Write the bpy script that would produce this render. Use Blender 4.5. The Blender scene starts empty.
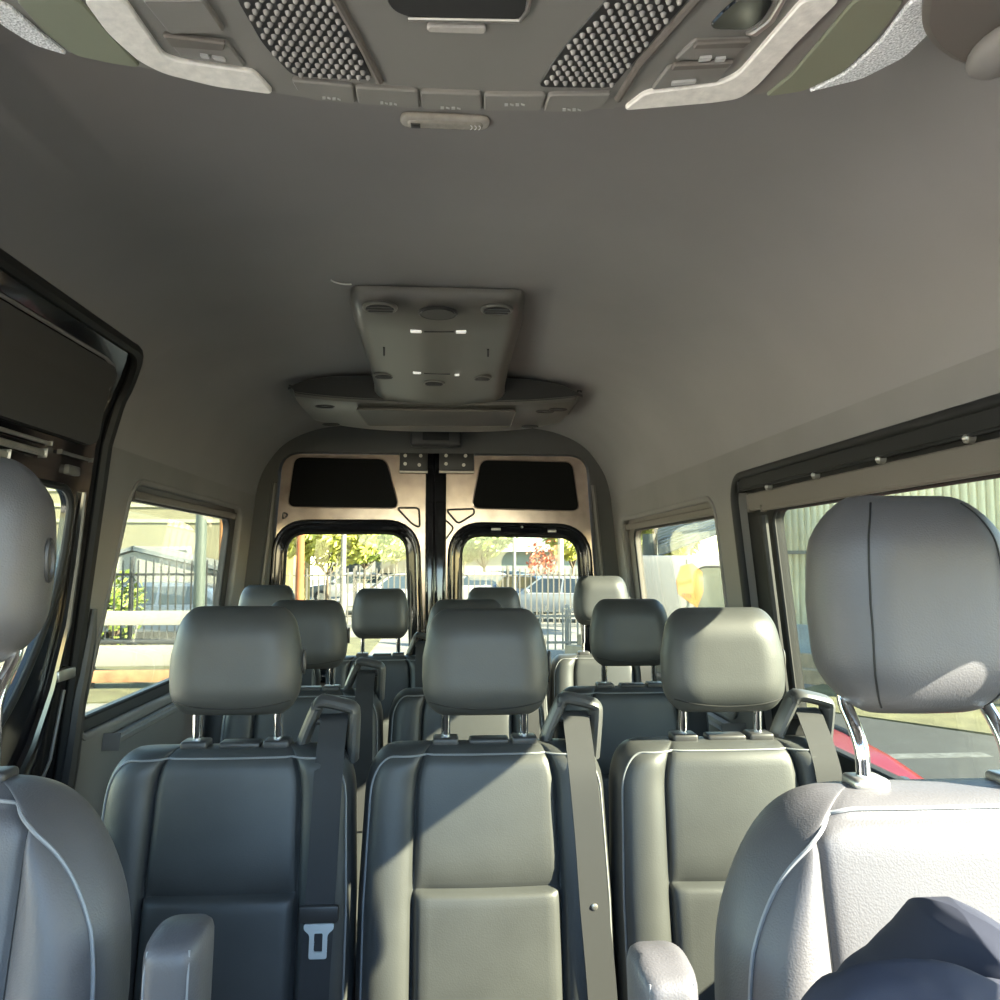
import bpy, bmesh, math, random
from math import sin, cos, pi, sqrt, exp, radians, tan, atan
from mathutils import Vector, Matrix, noise
from mathutils.geometry import tessellate_polygon

random.seed(7)
SC = bpy.context.scene
COL = SC.collection
ZC = 1.95            # eye height above the ground; everything below is laid out relative to the eye and lifted at the end
FLOOR = -1.30        # van floor, relative to the eye
CX = -0.044          # centre line of the van
FPX = 800.0
PITCH = atan(62.0 / 800.0)
YAW = math.asin(55.0 / sqrt(55.0**2 + 62.0**2 + 800.0**2))
F = Vector((sin(YAW) * cos(PITCH), cos(YAW) * cos(PITCH), sin(PITCH)))
Rt = Vector((cos(YAW), -sin(YAW), 0))
Up = Rt.cross(F)

def ray(px, py):
    return Rt * ((px - 500) / FPX) + Up * ((500 - py) / FPX) + F
def PY(px, py, Y):
    d = ray(px, py); return d * (Y / d.y)
def PZ(px, py, z):
    d = ray(px, py); return d * (z / d.z)

# ------------------------------------------------------------------ materials
MATS = {}
def mat(name, col, rough=0.5, metal=0.0, spec=0.5, bump=None, var=None, coat=0.0, sheen=0.0, emit=None):
    """bump: (kind, scale, strength, distance); var: (scale, amount)"""
    if name in MATS: return MATS[name]
    m = bpy.data.materials.new(name); m.use_nodes = True
    nt = m.node_tree; b = nt.nodes['Principled BSDF']
    b.inputs['Base Color'].default_value = (*col, 1)
    b.inputs['Roughness'].default_value = rough
    b.inputs['Metallic'].default_value = metal
    b.inputs['Specular IOR Level'].default_value = spec
    b.inputs['Coat Weight'].default_value = coat
    b.inputs['Coat Roughness'].default_value = 0.05
    b.inputs['Sheen Weight'].default_value = sheen
    tc = nt.nodes.new('ShaderNodeTexCoord')
    if var:
        n = nt.nodes.new('ShaderNodeTexNoise'); n.inputs['Scale'].default_value = var[0]; n.inputs['Detail'].default_value = 5
        nt.links.new(tc.outputs['Object'], n.inputs['Vector'])
        r = nt.nodes.new('ShaderNodeValToRGB')
        a = var[1]
        r.color_ramp.elements[0].position = .3; r.color_ramp.elements[1].position = .7
        r.color_ramp.elements[0].color = (*[max(0, c * (1 - a)) for c in col], 1)
        r.color_ramp.elements[1].color = (*[min(1, c * (1 + a)) for c in col], 1)
        nt.links.new(n.outputs['Fac'], r.inputs['Fac']); nt.links.new(r.outputs['Color'], b.inputs['Base Color'])
    if bump:
        kind, sc_, st, di = bump
        if kind == 'voronoi':
            t = nt.nodes.new('ShaderNodeTexVoronoi'); t.feature = 'SMOOTH_F1'; t.inputs['Scale'].default_value = sc_; out = t.outputs['Distance']
        else:
            t = nt.nodes.new('ShaderNodeTexNoise'); t.inputs['Scale'].default_value = sc_; t.inputs['Detail'].default_value = 4; out = t.outputs['Fac']
        nt.links.new(tc.outputs['Object'], t.inputs['Vector'])
        bp = nt.nodes.new('ShaderNodeBump'); bp.inputs['Strength'].default_value = st; bp.inputs['Distance'].default_value = di
        nt.links.new(out, bp.inputs['Height']); nt.links.new(bp.outputs['Normal'], b.inputs['Normal'])
    if emit:
        b.inputs['Emission Color'].default_value = (*emit[0], 1); b.inputs['Emission Strength'].default_value = emit[1]
    MATS[name] = m
    return m

def glass_mat(name, tint, refl=1.0):
    m = bpy.data.materials.new(name); m.use_nodes = True
    nt = m.node_tree; nt.nodes.clear()
    o = nt.nodes.new('ShaderNodeOutputMaterial'); mix = nt.nodes.new('ShaderNodeMixShader')
    t = nt.nodes.new('ShaderNodeBsdfTransparent'); g = nt.nodes.new('ShaderNodeBsdfGlossy'); fr = nt.nodes.new('ShaderNodeFresnel')
    t.inputs['Color'].default_value = (*tint, 1); g.inputs['Roughness'].default_value = 0.02
    g.inputs['Color'].default_value = (refl, refl, refl, 1); 
    ge = nt.nodes.new('ShaderNodeNewGeometry'); mr = nt.nodes.new('ShaderNodeMapRange')
    mr.inputs['To Min'].default_value = 1.45; mr.inputs['To Max'].default_value = 1 / 1.45      # the same reflectance on both faces of a thin pane
    nt.links.new(ge.outputs['Backfacing'], mr.inputs['Value']); nt.links.new(mr.outputs[0], fr.inputs['IOR'])
    nt.links.new(fr.outputs['Fac'], mix.inputs['Fac']); nt.links.new(t.outputs[0], mix.inputs[1]); nt.links.new(g.outputs[0], mix.inputs[2])
    nt.links.new(mix.outputs[0], o.inputs['Surface'])
    MATS[name] = m
    return m

LEATHER = mat('black_leatherette', (.040, .0415, .041), .46, spec=.42, bump=('voronoi', 420, .16, .0008), var=(9, .12))
LEATHER_CAB = mat('grained_leatherette', (.072, .069, .071), .46, spec=.42, bump=('voronoi', 480, .26, .0010), var=(7, .10))
PIPING = mat('grey_piping', (.16, .165, .17), .5)
LINER = mat('headliner_felt', (.225, .210, .203), .92, spec=.15, bump=('noise', 900, .15, .0005), var=(3, .05), sheen=.08)
PANEL = mat('grey_wall_plastic', (.200, .187, .176), .65, spec=.3, bump=('noise', 500, .12, .0005), var=(5, .06))
DARKPL = mat('dark_plastic', (.030, .029, .029), .42, spec=.45, bump=('noise', 600, .06, .0004))
MIDPL = mat('anthracite_plastic', (.115, .108, .098), .36, spec=.5, bump=('noise', 600, .06, .0004))
BRPL = mat('brown_grey_plastic', (.13, .115, .10), .5, spec=.4)
GLOSS = mat('gloss_black_paint', (.006, .006, .008), .10, spec=.6, coat=.5)
RUBBER = mat('black_rubber', (.012, .012, .012), .6, spec=.3)
CARPET = mat('black_carpet_panel', (.010, .010, .010), .95, spec=.05, bump=('noise', 700, .2, .001))
CHROME = mat('chrome', (.82, .82, .83), .10, metal=1.0)
SATIN = mat('satin_metal', (.45, .43, .40), .35, metal=.85, var=(30, .12))
CONSOLE = mat('console_plastic', (.20, .188, .170), .40, spec=.5, bump=('noise', 600, .06, .0004))
GUIDEM = mat('belt_guide_plastic', (.055, .056, .057), .4, spec=.5)
DARKLINER = mat('black_felt', (.095, .093, .090), .9, spec=.1)
DOORMETAL = mat('reflection_tinted_metal', (.46, .365, .315), .19, metal=.6, spec=.6, var=(11, .22))  # beige stands for reflections on the black door paint, put into the base colour
WEBBING = mat('belt_webbing', (.030, .030, .031), .75, spec=.25, bump=('noise', 1500, .25, .0006))
WHITEPL = mat('white_marking', (.80, .80, .78), .5)
LATCH = mat('latch_metal', (.72, .78, .80), .22, metal=.6)
SILVER = mat('brushed_silver_trim', (.82, .78, .71), .42, metal=.1, bump=('noise', 160, .4, .0015), var=(90, .10))
SPECK = mat('speckled_silver_fabric', (.80, .80, .80), .7, bump=('voronoi', 500, .8, .002), var=(420, .45))
OLIVE = mat('olive_grey_panel', (.20, .21, .145), .45)
LENS = mat('clear_lens', (.42, .39, .35), .15, spec=.8, var=(90, .08))
CLOTH = mat('navy_cloth', (.022, .024, .035), .8, spec=.2, bump=('noise', 1200, .2, .0006))
FLOORM = mat('floor_rubber', (.05, .048, .045), .7, bump=('noise', 90, .3, .002), var=(20, .15))
GLASS = glass_mat('window_glass', (.80, .82, .74))
GLASS_CLEAR = glass_mat('clear_glass', (.95, .97, .96))

# ------------------------------------------------------------------ mesh helpers
def mk(name, vs, fs, m, parent=None, smooth=35, loc=None, kind=None, merge=False):
    me = bpy.data.meshes.new(name)
    me.from_pydata([tuple(v) for v in vs], [], fs)
    bm = bmesh.new(); bm.from_mesh(me)
    if merge: bmesh.ops.remove_doubles(bm, verts=bm.verts, dist=1e-5)
    bmesh.ops.recalc_face_normals(bm, faces=bm.faces)
    bm.to_mesh(me); bm.free()
    return link(name, me, m, parent, smooth, loc, kind)

def link(name, me, m, parent=None, smooth=35, loc=None, kind=None):
    if m: me.materials.clear(); me.materials.append(m)
    if smooth:
        me.polygons.foreach_set('use_smooth', [True] * len(me.polygons))
        me.set_sharp_from_angle(angle=radians(smooth))
    o = bpy.data.objects.new(name, me); COL.objects.link(o)
    if parent: o.parent = parent
    if loc: o.location = loc
    if kind: o['kind'] = kind
    return o

def share(name, src, parent, loc=None, m=None):
    o = src.copy(); o.name = name; COL.objects.link(o); o.parent = parent
    if loc is not None: o.location = loc
    return o

def thing(name, label, cat, loc=(0, 0, 0), rz=0, group=None, scale=None):
    o = bpy.data.objects.new(name, None); COL.objects.link(o)
    o.location = loc; o.rotation_euler = (0, 0, rz); o.empty_display_size = .1
    if scale: o.scale = scale
    o['label'] = label; o['category'] = cat
    if group: o['group'] = group
    return o
def tag(o, label, cat, group=None, kind=None):
    o['label'] = label; o['category'] = cat
    if group: o['group'] = group
    if kind: o['kind'] = kind
    return o
def struct(name):
    o = bpy.data.objects.new(name, None); COL.objects.link(o); o['kind'] = 'structure'; o.empty_display_size = .1
    return o

class MB:
    def __init__(s): s.v = []; s.f = []
    def add(s, vs, fs):
        b = len(s.v); s.v += [Vector(v) for v in vs]; s.f += [tuple(i + b for i in f) for f in fs]
        return s
    def box(s, x0, x1, y0, y1, z0, z1):
        vs = [(x, y, z) for x in (x0, x1) for y in (y0, y1) for z in (z0, z1)]
        return s.add(vs, [(0, 1, 3, 2), (4, 6, 7, 5), (0, 4, 5, 1), (2, 3, 7, 6), (0, 2, 6, 4), (1, 5, 7, 3)])
    def rbox(s, x0, x1, y0, y1, z0, z1, r=.004, seg=2):
        bm = bmesh.new()
        bmesh.ops.create_cube(bm, size=1)
        for v in bm.verts:
            v.co = Vector(((x0 + x1) / 2 + v.co.x * (x1 - x0), (y0 + y1) / 2 + v.co.y * (y1 - y0), (z0 + z1) / 2 + v.co.z * (z1 - z0)))
        bmesh.ops.bevel(bm, geom=bm.edges[:], offset=r, segments=seg, affect='EDGES', profile=.5)
        return s.addbm(bm)
    def addbm(s, bm, M=None):
        bm.verts.ensure_lookup_table()
        vs = [(M @ v.co if M else v.co.copy()) for v in bm.verts]
        fs = [tuple(v.index for v in f.verts) for f in bm.faces]
        bm.free(); return s.add(vs, fs)
    def tube(s, pts, r, seg=8, closed=False, sec=None, up=None):
        """sweep a circle (or the section sec: list of (a, b)) along pts"""
        pts = [Vector(p) for p in pts]; n = len(pts)
        rs = r if isinstance(r, (list, tuple)) else [r] * n
        if sec is None: sec = [(cos(2 * pi * k / seg), sin(2 * pi * k / seg)) for k in range(seg)]
        m_ = len(sec); vs = []; prev = Vector(up) if up else None
        for i, p in enumerate(pts):
            a = pts[(i - 1) % n] if (closed or i > 0) else p
            b = pts[(i + 1) % n] if (closed or i < n - 1) else p
            t = (b - a).normalized() if (b - a).length > 1e-9 else Vector((0, 0, 1))
            if prev is None: prev = Vector((0, 0, 1)) if abs(t.z) < .9 else Vector((0, 1, 0))
            nx = (prev - t * prev.dot(t))
            if nx.length < 1e-6: nx = Vector((1, 0, 0)) - t * t.x
            nx.normalize(); ny = t.cross(nx)
            if up is None: prev = nx
            for (u, w) in sec: vs.append(p + nx * (u * rs[i]) + ny * (w * rs[i]))
        fs = []
        for i in range(n if closed else n - 1):
            j = (i + 1) % n
            for k in range(m_):
                l = (k + 1) % m_
                fs.append((i * m_ + k, i * m_ + l, j * m_ + l, j * m_ + k))
        if not closed: fs += [tuple(range(m_ - 1, -1, -1)), tuple((n - 1) * m_ + k for k in range(m_))]
        return s.add(vs, fs)
    def cyl(s, a, b, r, seg=16): return s.tube([a, b], r, seg)
    def ball(s, c, r, seg=10, sc=(1, 1, 1)):
        bm = bmesh.new(); bmesh.ops.create_uvsphere(bm, u_segments=seg, v_segments=max(4, seg // 2 + 1), radius=1)
        return s.addbm(bm, Matrix.Translation(c) @ Matrix.Diagonal((r * sc[0], r * sc[1], r * sc[2], 1)))
    def plate(s, loops, front, back):
        """solid plate with holes: loops of 2-D points; front / back map a 2-D point to 3-D"""
        polys = [[Vector((p[0], p[1], 0)) for p in l] for l in loops]
        tris = tessellate_polygon(polys)
        flat = [p for l in loops for p in l]; n = len(flat)
        vs = [Vector(front(*p)) for p in flat] + [Vector(back(*p)) for p in flat]
        fs = [tuple(t) for t in tris] + [tuple(i + n for i in reversed(t)) for t in tris]
        b = 0
        for l in loops:
            k = len(l)
            for i in range(k): fs.append((b + i, b + (i + 1) % k, n + b + (i + 1) % k, n + b + i))
            b += k
        return s.add(vs, fs)
    def loops(s, L, close=True):
        """quads between successive closed loops of equal length"""
        n = len(L[0]); vs = [v for l in L for v in l]; fs = []
        for a in range(len(L) if close else len(L) - 1):
            b = (a + 1) % len(L)
            for i in range(n):
                j = (i + 1) % n
                fs.append((a * n + i, a * n + j, b * n + j, b * n + i))
        return s.add(vs, fs)
    def ribbon(s, pts, wdir, w, th):
        pts = [Vector(p) for p in pts]; wd = Vector(wdir).normalized(); n = len(pts)
        sec = []
        for i, p in enumerate(pts):
            t = (pts[min(i + 1, n - 1)] - pts[max(i - 1, 0)]).normalized(); w_ = (wd - t * wd.dot(t)).normalized(); nn = t.cross(w_)
            sec.append([p + w_ * w / 2 + nn * th / 2, p - w_ * w / 2 + nn * th / 2, p - w_ * w / 2 - nn * th / 2, p + w_ * w / 2 - nn * th / 2])
        vs = [v for q in sec for v in q]; fs = []
        for i in range(n - 1):
            for k in range(4):
                l = (k + 1) % 4
                fs.append((i * 4 + k, i * 4 + l, i * 4 + 4 + l, i * 4 + 4 + k))
        fs += [(3, 2, 1, 0), tuple(4 * (n - 1) + k for k in range(4))]
        return s.add(vs, fs)
    def done(s, name, m, parent=None, smooth=35, loc=None, kind=None, merge=False):
        return mk(name, s.v, s.f, m, parent, smooth, loc, kind, merge)

def rrect(a0, a1, b0, b1, r, n=8):
    """rounded rectangle, r = radius or four radii (a1b1, a0b1, a0b0, a1b0)"""
    R = r if isinstance(r, (list, tuple)) else [r] * 4
    out = []
    for (ca, cb, rr, st) in ((a1 - R[0], b1 - R[0], R[0], 0), (a0 + R[1], b1 - R[1], R[1], 90), (a0 + R[2], b0 + R[2], R[2], 180), (a1 - R[3], b0 + R[3], R[3], 270)):
        for k in range(n + 1):
            t = radians(st + 90 * k / n); out.append((ca + rr * cos(t), cb + rr * sin(t)))
    return out
def rpoly(pts, r, n=6):
    """polygon with rounded corners"""
    out = []; N = len(pts)
    for i in range(N):
        p = Vector(pts[i]).to_2d(); a = Vector(pts[i - 1]).to_2d() - p; b = Vector(pts[(i + 1) % N]).to_2d() - p
        d = min(r, a.length * .45, b.length * .45)
        A = p + a.normalized() * d; B = p + b.normalized() * d
        for k in range(n + 1):
            t = k / n; q = A * (1 - t) ** 2 + p * 2 * t * (1 - t) + B * t * t
            out.append((q.x, q.y))
    return out
def offs(path, d):
    """offset a closed counter-clockwise 2-D path outwards by d"""
    n = len(path); out = []
    for i in range(n):
        a = Vector(path[i - 1]); b = Vector(path[(i + 1) % n]); t = (b - a)
        if t.length < 1e-9: out.append(path[i]); continue
        t.normalize(); out.append((path[i][0] + t.y * d, path[i][1] - t.x * d))
    return out
def catmull(P, n=6):
    P = [Vector(p) for p in P]; out = []
    for i in range(len(P) - 1):
        p0 = P[max(i - 1, 0)]; p1 = P[i]; p2 = P[i + 1]; p3 = P[min(i + 2, len(P) - 1)]
        for k in range(n):
            t = k / n
            out.append(.5 * ((2 * p1) + (p2 - p0) * t + (2 * p0 - 5 * p1 + 4 * p2 - p3) * t * t + (3 * p1 - p0 - 3 * p2 + p3) * t ** 3))
    out.append(P[-1]); return out
def lerp_table(T, x):
    if x <= T[0][0]: return T[0][1]
    for (a, b), (c, d) in zip(T, T[1:]):
        if x <= c: return b + (d - b) * (x - a) / (c - a)
    return T[-1][1]

# a stuffed pad: front and back sheets that meet on the outline
class Pad:
    def __init__(s, z0, z1, W, rx, rz, bx, bz, yf, yb, r, p=2.4, n=2.2, front=None, back=None, ymid=None):
        s.z0, s.z1, s.W, s.rx, s.rz, s.bx, s.bz, s.r, s.p, s.n = z0, z1, W, rx, rz, bx, bz, r, p, n
        s.yf, s.yb, s.front, s.back = yf, yb, front, back
        s.ym = (yf + yb) / 2 if ymid is None else ymid
        s.X = lambda u, h: u * h          # column position across the pad
    def hw(s, z):
        w = s.W(z) if callable(s.W) else s.W
        if z > s.z1 - s.rz:
            t = min(1, (z - (s.z1 - s.rz)) / s.rz); w -= s.rx * (1 - max(0, 1 - t ** s.n) ** (1 / s.n))
        if z < s.z0 + s.bz:
            t = min(1, ((s.z0 + s.bz) - z) / s.bz); w -= s.bx * (1 - max(0, 1 - t ** s.n) ** (1 / s.n))
        return w
    def prof(s, u, z):
        h = s.hw(z); d1 = (1 - abs(u)) * h; d2 = s.z1 - z; d3 = z - s.z0
        g = lambda d: min(max(d, 0) / s.r, 1)
        q = 1
        for d in (d1, d2, d3): q *= max(0, 1 - (1 - g(d)) ** s.p) ** (1 / s.p)
        return q
    def yfront(s, u, z):
        f = s.yf + (s.front(u, z) if s.front else 0)
        return s.ym + (f - s.ym) * s.prof(u, z)
    def yback(s, u, z):
        f = s.yb + (s.back(u, z) if s.back else 0)
        return s.ym + (f - s.ym) * s.prof(u, z)
    def build(s, us, zs, post=None):
        post = post or (lambda x, y, z: (x, y, z))
        nu, nz = len(us), len(zs); vs = []; fs = []
        for fn in (s.yfront, s.yback):
            for z in zs:
                h = s.hw(z)
                for u in us:
                    x = s.X(u, h); vs.append(post(x, fn(x / h, z), z))
        for b in (0, nu * nz):
            for j in range(nz - 1):
                for i in range(nu - 1):
                    a = b + j * nu + i
                    f = (a, a + 1, a + nu + 1, a + nu)
                    fs.append(f if b == 0 else f[::-1])
        return vs, fs
    def line(s, uz, post=None, lift=0.0):
        post = post or (lambda x, y, z: (x, y, z))
        return [post(u * s.hw(z), s.yfront(u, z) - lift, z) for (u, z) in uz]
def nodes(a, b, n, extra=(), fine=.004):
    """cosine spaced nodes on [a, b] with fine steps around each value of extra"""
    t = [a + (b - a) * (1 - cos(pi * k / n)) / 2 for k in range(n + 1)]
    for e in extra: t += [e + fine * k for k in (-3, -2, -1, -.5, 0, .5, 1, 2, 3)]
    t = sorted(t); out = [t[0]]
    for x in t[1:]:
        if x - out[-1] > fine * .3 and x <= b: out.append(x)
    if abs(out[-1] - b) > 1e-9: out[-1] = b
    return out
# ================================================================== the van's shell
HWT = [(.30, .820), (.36, .808), (.42, .786), (.48, .748), (.53, .706), (.575, .640), (.61, .545), (.632, .420), (.645, .25), (.650, .0)]
def hw(z):
    if z <= .30: return .83 + .1 * (.2 - z)
    return lerp_table(HWT, z)
def wl(y, z, w=0.0, s=-1):
    """a point on the inner face of the left (s=-1) or right (s=1) wall, moved outwards by w"""
    return Vector((CX + s * (hw(z) + w), y, z))
def on_wall(px, py, s=-1, w=0.0):
    d = ray(px, py); k = s
    # x = CX + k*(.85 - .1 z + w)
    t = (CX + k * (.85 + w)) / (d.x + k * .1 * d.z)
    return d * t
YB = 3.75; YF = -.55

# ---- ceiling: one moulded headliner, with a notch over the sliding door on the left
half = catmull([(CX + h, 0, z) for z, h in HWT], 5)                       # right half, bottom to crown
full_r = half[:]
def section(zl):
    """polyline over the roof from the left edge at height zl to the right edge at .30"""
    left = [Vector((2 * CX - p.x, 0, p.z)) for p in half]
    k = 0
    while k < len(left) - 2 and left[k + 1].z < zl: k += 1
    a, b = left[k], left[k + 1]; t = (zl - a.z) / (b.z - a.z) if b.z > a.z else 0
    t = max(0, min(1, t))
    pts = [a.lerp(b, t)] + left[k + 1:] + list(reversed(half[:-1]))
    L = [0]
    for p, q in zip(pts, pts[1:]): L.append(L[-1] + (q - p).length)
    out = []; N = 72; j = 0
    for i in range(N + 1):
        s_ = L[-1] * i / N
        while j < len(L) - 2 and L[j + 1] < s_: j += 1
        t = (s_ - L[j]) / max(1e-9, L[j + 1] - L[j])
        out.append(pts[j].lerp(pts[j + 1], t))
    return out
DOOR_Y0, DOOR_Y1, NOTCH = .95, 2.10, .525
def zleft(y):
    if y <= DOOR_Y0 or y >= DOOR_Y1 + .012: return .30
    if y < DOOR_Y1 - .13: return NOTCH
    t = min(.1299, y - (DOOR_Y1 - .13)); return NOTCH - (.13 - sqrt(max(0, .13 ** 2 - t * t)))
ys = [YF + .85, .6, .94, .951, 1.3, 1.6, 1.9] + [DOOR_Y1 - .13 + .13 * sin(pi / 2 * k / 8) for k in range(9)] + [2.113, 2.3, 2.7, 3.1, 3.4, 3.6, YB]
mb = MB(); secs = []
for y in ys:
    s_ = section(zleft(y)); inner = [Vector((p.x, y, p.z)) for p in s_]
    n = len(inner); outer = []
    for i, p in enumerate(inner):
        t = (inner[min(i + 1, n - 1)] - inner[max(i - 1, 0)]).normalized(); outer.append(p + Vector((-t.z, 0, t.x)) * .05)
    secs.append(inner + outer[::-1])
n2 = len(secs[0]); vs = [v for s_ in secs for v in s_]; fs = []
for a in range(len(secs) - 1):
    for i in range(n2):
        j = (i + 1) % n2; fs.append((a * n2 + i, a * n2 + j, (a + 1) * n2 + j, (a + 1) * n2 + i))
fs += [tuple(range(n2 - 1, -1, -1)), tuple((len(secs) - 1) * n2 + i for i in range(n2))]
mb.add(vs, fs); mb.done('ceiling', LINER, kind='structure', smooth=50)

# ---- floor, front bulkhead with dashboard, roof header over the windscreen
MB().box(CX - 1.0, CX + 1.0, YF - .25, YB + .06, FLOOR - .05, FLOOR).done('floor', FLOORM, kind='structure', smooth=0)
wf = struct('wall_front')
MB().box(CX - .97, CX + .97, YF - .25, YF, FLOOR + .002, -.30).done('bulkhead', PANEL, wf, smooth=0)
m_ = MB()
m_.rbox(CX - .86, CX + .86, YF + .003, -.16, -.62, -.33, .05, 4)
m_.done('dashboard', PANEL, wf)
m_ = MB(); m_.loops([[Vector((x, y, z)) for (y, z) in ((-.02, .56), (.55, .62), (.57, .512), (.0, .46))] for x in (CX - .80, CX + .80)], False)
m_.f += [(0, 1, 2, 3), (7, 6, 5, 4)]
m_.done('header_shelf', PANEL, wf, smooth=0)
for sx in (-1, 1):
    MB().tube([(CX + sx * .88, YF, -.32), (CX + sx * .80, -.1, .18), (CX + sx * .76, .02, .48)], .03, 8).done('windscreen_pillar', PANEL, wf)
w_ = struct('window_6')
a = [Vector((CX - .86, YF + .0, -.29)), Vector((CX + .86, YF + .0, -.29)), Vector((CX + .74, .0, .455)), Vector((CX - .74, .0, .455))]
nrm = Vector((0, -.73, .68)) * .005
MB().add(a + [p + nrm for p in a], [(0, 1, 2, 3), (7, 6, 5, 4), (0, 4, 5, 1), (1, 5, 6, 2), (2, 6, 7, 3), (3, 7, 4, 0)]).done('pane', GLASS_CLEAR, w_, smooth=0)

# ---- side walls (flat, leaning in towards the roof) with their openings
ZT = .30
LWIN = (2.29, 3.50, -.455, .225)             # left passenger window opening
RWIN = (2.30, 3.53, -.45, .185)             # right passenger window, behind
RWIN2 = (.878, 2.14, -.50, .225)           # right passenger window, in front
CABW = (-.10, .828, -.46, .062)            # cab door windows
def lean(path, k):
    m = sum(p[0] for p in path) / len(path)
    return [(y + (k * (z - .18) if y < m else 0), z) for y, z in path]
CABL = (-.25, .88, -.50, .26)  # unseen left cab window, enlarged to let more sky onto the seat
def wall(name, s, holes, outline):
    m_ = MB(); m_.plate([outline] + holes, lambda y, z: wl(y, z, 0, s), lambda y, z: wl(y, z, .055, s))
    return m_.done(name, PANEL, kind='structure', smooth=20)
rw = wall('wall_right', 1, [rrect(*CABW, .06), rrect(*RWIN2, .07), rrect(*RWIN, .06)],
          [(YF, FLOOR), (YB, FLOOR), (YB, ZT), (-.05, ZT), (YF, -.2)])
lw = wall('wall_left', -1, [rrect(*CABL, .06), lean(rrect(*LWIN, .06), .2)],
          [(YF, FLOOR), (YB, FLOOR), (YB, ZT), (DOOR_Y1, ZT), (DOOR_Y1, FLOOR + .12), (DOOR_Y0, FLOOR + .12), (DOOR_Y0, ZT), (-.05, ZT), (YF, -.2)])

def ring(path_o, path_i, s, wo, wi, t):
    n = len(path_o)
    L = [[wl(y, z, wo, s) for y, z in path_o], [wl(y, z, wi, s) for y, z in path_i],
         [wl(y, z, wi + t, s) for y, z in path_i], [wl(y, z, wo + t, s) for y, z in path_o]]
    return L
def lean(path, k):
    m = sum(p[0] for p in path) / len(path)
    return [(y + (k * (z - .18) if y < m else 0), z) for y, z in path]
def window(nm, s, opening, glassr, rad, radg, frame_mat, lip_mat, w=.022, pane=GLASS, k=0):
    st = struct(nm)
    op = lean(rrect(*opening, rad), k); gl = lean(rrect(*glassr, radg), k)
    MB().loops(ring(offs(op, -.001), gl, s, w, w + .010, .022)).done('window_frame', frame_mat, st, smooth=30)
    # soft lip around the opening
    lip = [[wl(y, z, -.006 * k2, s) for y, z in offs(op, d)] for d, k2 in ((.014, 0), (.012, .8), (.006, 1), (0, .7), (-.004, 0))]
    lip.append([wl(y, z, .012, s) for y, z in offs(op, -.004)]); lip.append([wl(y, z, .012, s) for y, z in offs(op, .010)])
    MB().loops(lip).done('window_trim', lip_mat, st, smooth=50)
    # rubber seal at the glass
    pts = [wl(y, z, w + .008, s) for y, z in offs(gl, .004)]
    MB().tube(pts, .006, 6, closed=True).done('window_seal', RUBBER, st)
    MB().plate([offs(gl, .006)], lambda y, z: wl(y, z, w + .018, s), lambda y, z: wl(y, z, w + .022, s)).done('pane', pane, st, smooth=0)
    return st
# left passenger window: pale frame bar on top, thin dark sides
lwn = window('window_1', -1, LWIN, (2.335, 3.44, -.415, .178), .06, .055, DARKPL, PANEL, k=.2)
def bar_on(s, y0, y1, z0, z1, w, t, nm, m, par):
    L = [[wl(y, z, ww, s) for (z, ww) in ((z0, w), (z1, w), (z1, w - t), (z0, w - t))] for y in (y0, y1)]
    b = MB(); b.loops(L, False); b.f += [(0, 1, 2, 3), (7, 6, 5, 4)]
    bm = bmesh.new(); me = bpy.data.meshes.new('t'); me.from_pydata([tuple(v) for v in b.v], [], b.f); bm.from_mesh(me); bpy.data.meshes.remove(me)
    bmesh.ops.bevel(bm, geom=bm.edges[:], offset=min(t, abs(z1 - z0)) * .3, segments=2, affect='EDGES', profile=.5)
    return MB().addbm(bm).done(nm, m, par)
bar_on(-1, 2.34, 3.45, .181, .204, .020, .010, 'top_rail', BRPL, lwn)
# right passenger windows
rwn = window('window_2', 1, RWIN, (2.335, 3.44, -.405, .135), .06, .05, BRPL, PANEL)
bar_on(1, 2.33, 3.50, .140, .165, .020, .012, 'top_rail', BRPL, rwn)
rw2 = window('window_3', 1, RWIN2, (.895, 1.985, -.43, .130), .07, .035, RUBBER, RUBBER, w=.034)
bar_on(1, .885, 2.10, .190, .226, .020, .016, 'top_band', RUBBER, rw2)
bar_on(1, .885, 2.09, .136, .182, .031, .012, 'top_rail', BRPL, rw2)
bar_on(1, .885, 2.0, .131, .143, .028, .010, 'rail_lip', BRPL, rw2)
for (px, py) in ((968, 438), (880, 459), (815, 475), (768, 487)):
    p = on_wall(px, py, 1, .012)
    b = MB(); b.cyl(p + Vector((.008, 0, 0)), p - Vector((.004, 0, 0)), .0085, 12); b.ball(p - Vector((.004, 0, 0)), .0055, 8)
    b.done('rail_bolt', SATIN, rw2)
# inner vertical jamb of the front right window
pts = [wl(1.995, z, .018, 1) for z in (.12, .0, -.2, -.42)]
MB().tube(pts, .011, 8).done('jamb_seal', RUBBER, rw2)
for i, s, W_ in ((4, -1, CABL), (5, 1, CABW)):
    window('window_%d' % i, s, W_, (W_[0] + .02, W_[1] - .02, W_[2] + .02, W_[3] - .006), .06, .05, DARKPL, DARKPL, pane=GLASS_CLEAR)

# ---- ledge under the left window, lower wall capping on the right
bar_on(-1, 2.33, 3.60, -.512, -.482, 0.0, .038, 'trim_1', PANEL, None)['kind'] = 'structure'
bar_on(1, 2.25, 3.60, -.535, -.470, 0.0, .055, 'trim_2', PANEL, None)['kind'] = 'structure'
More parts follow.
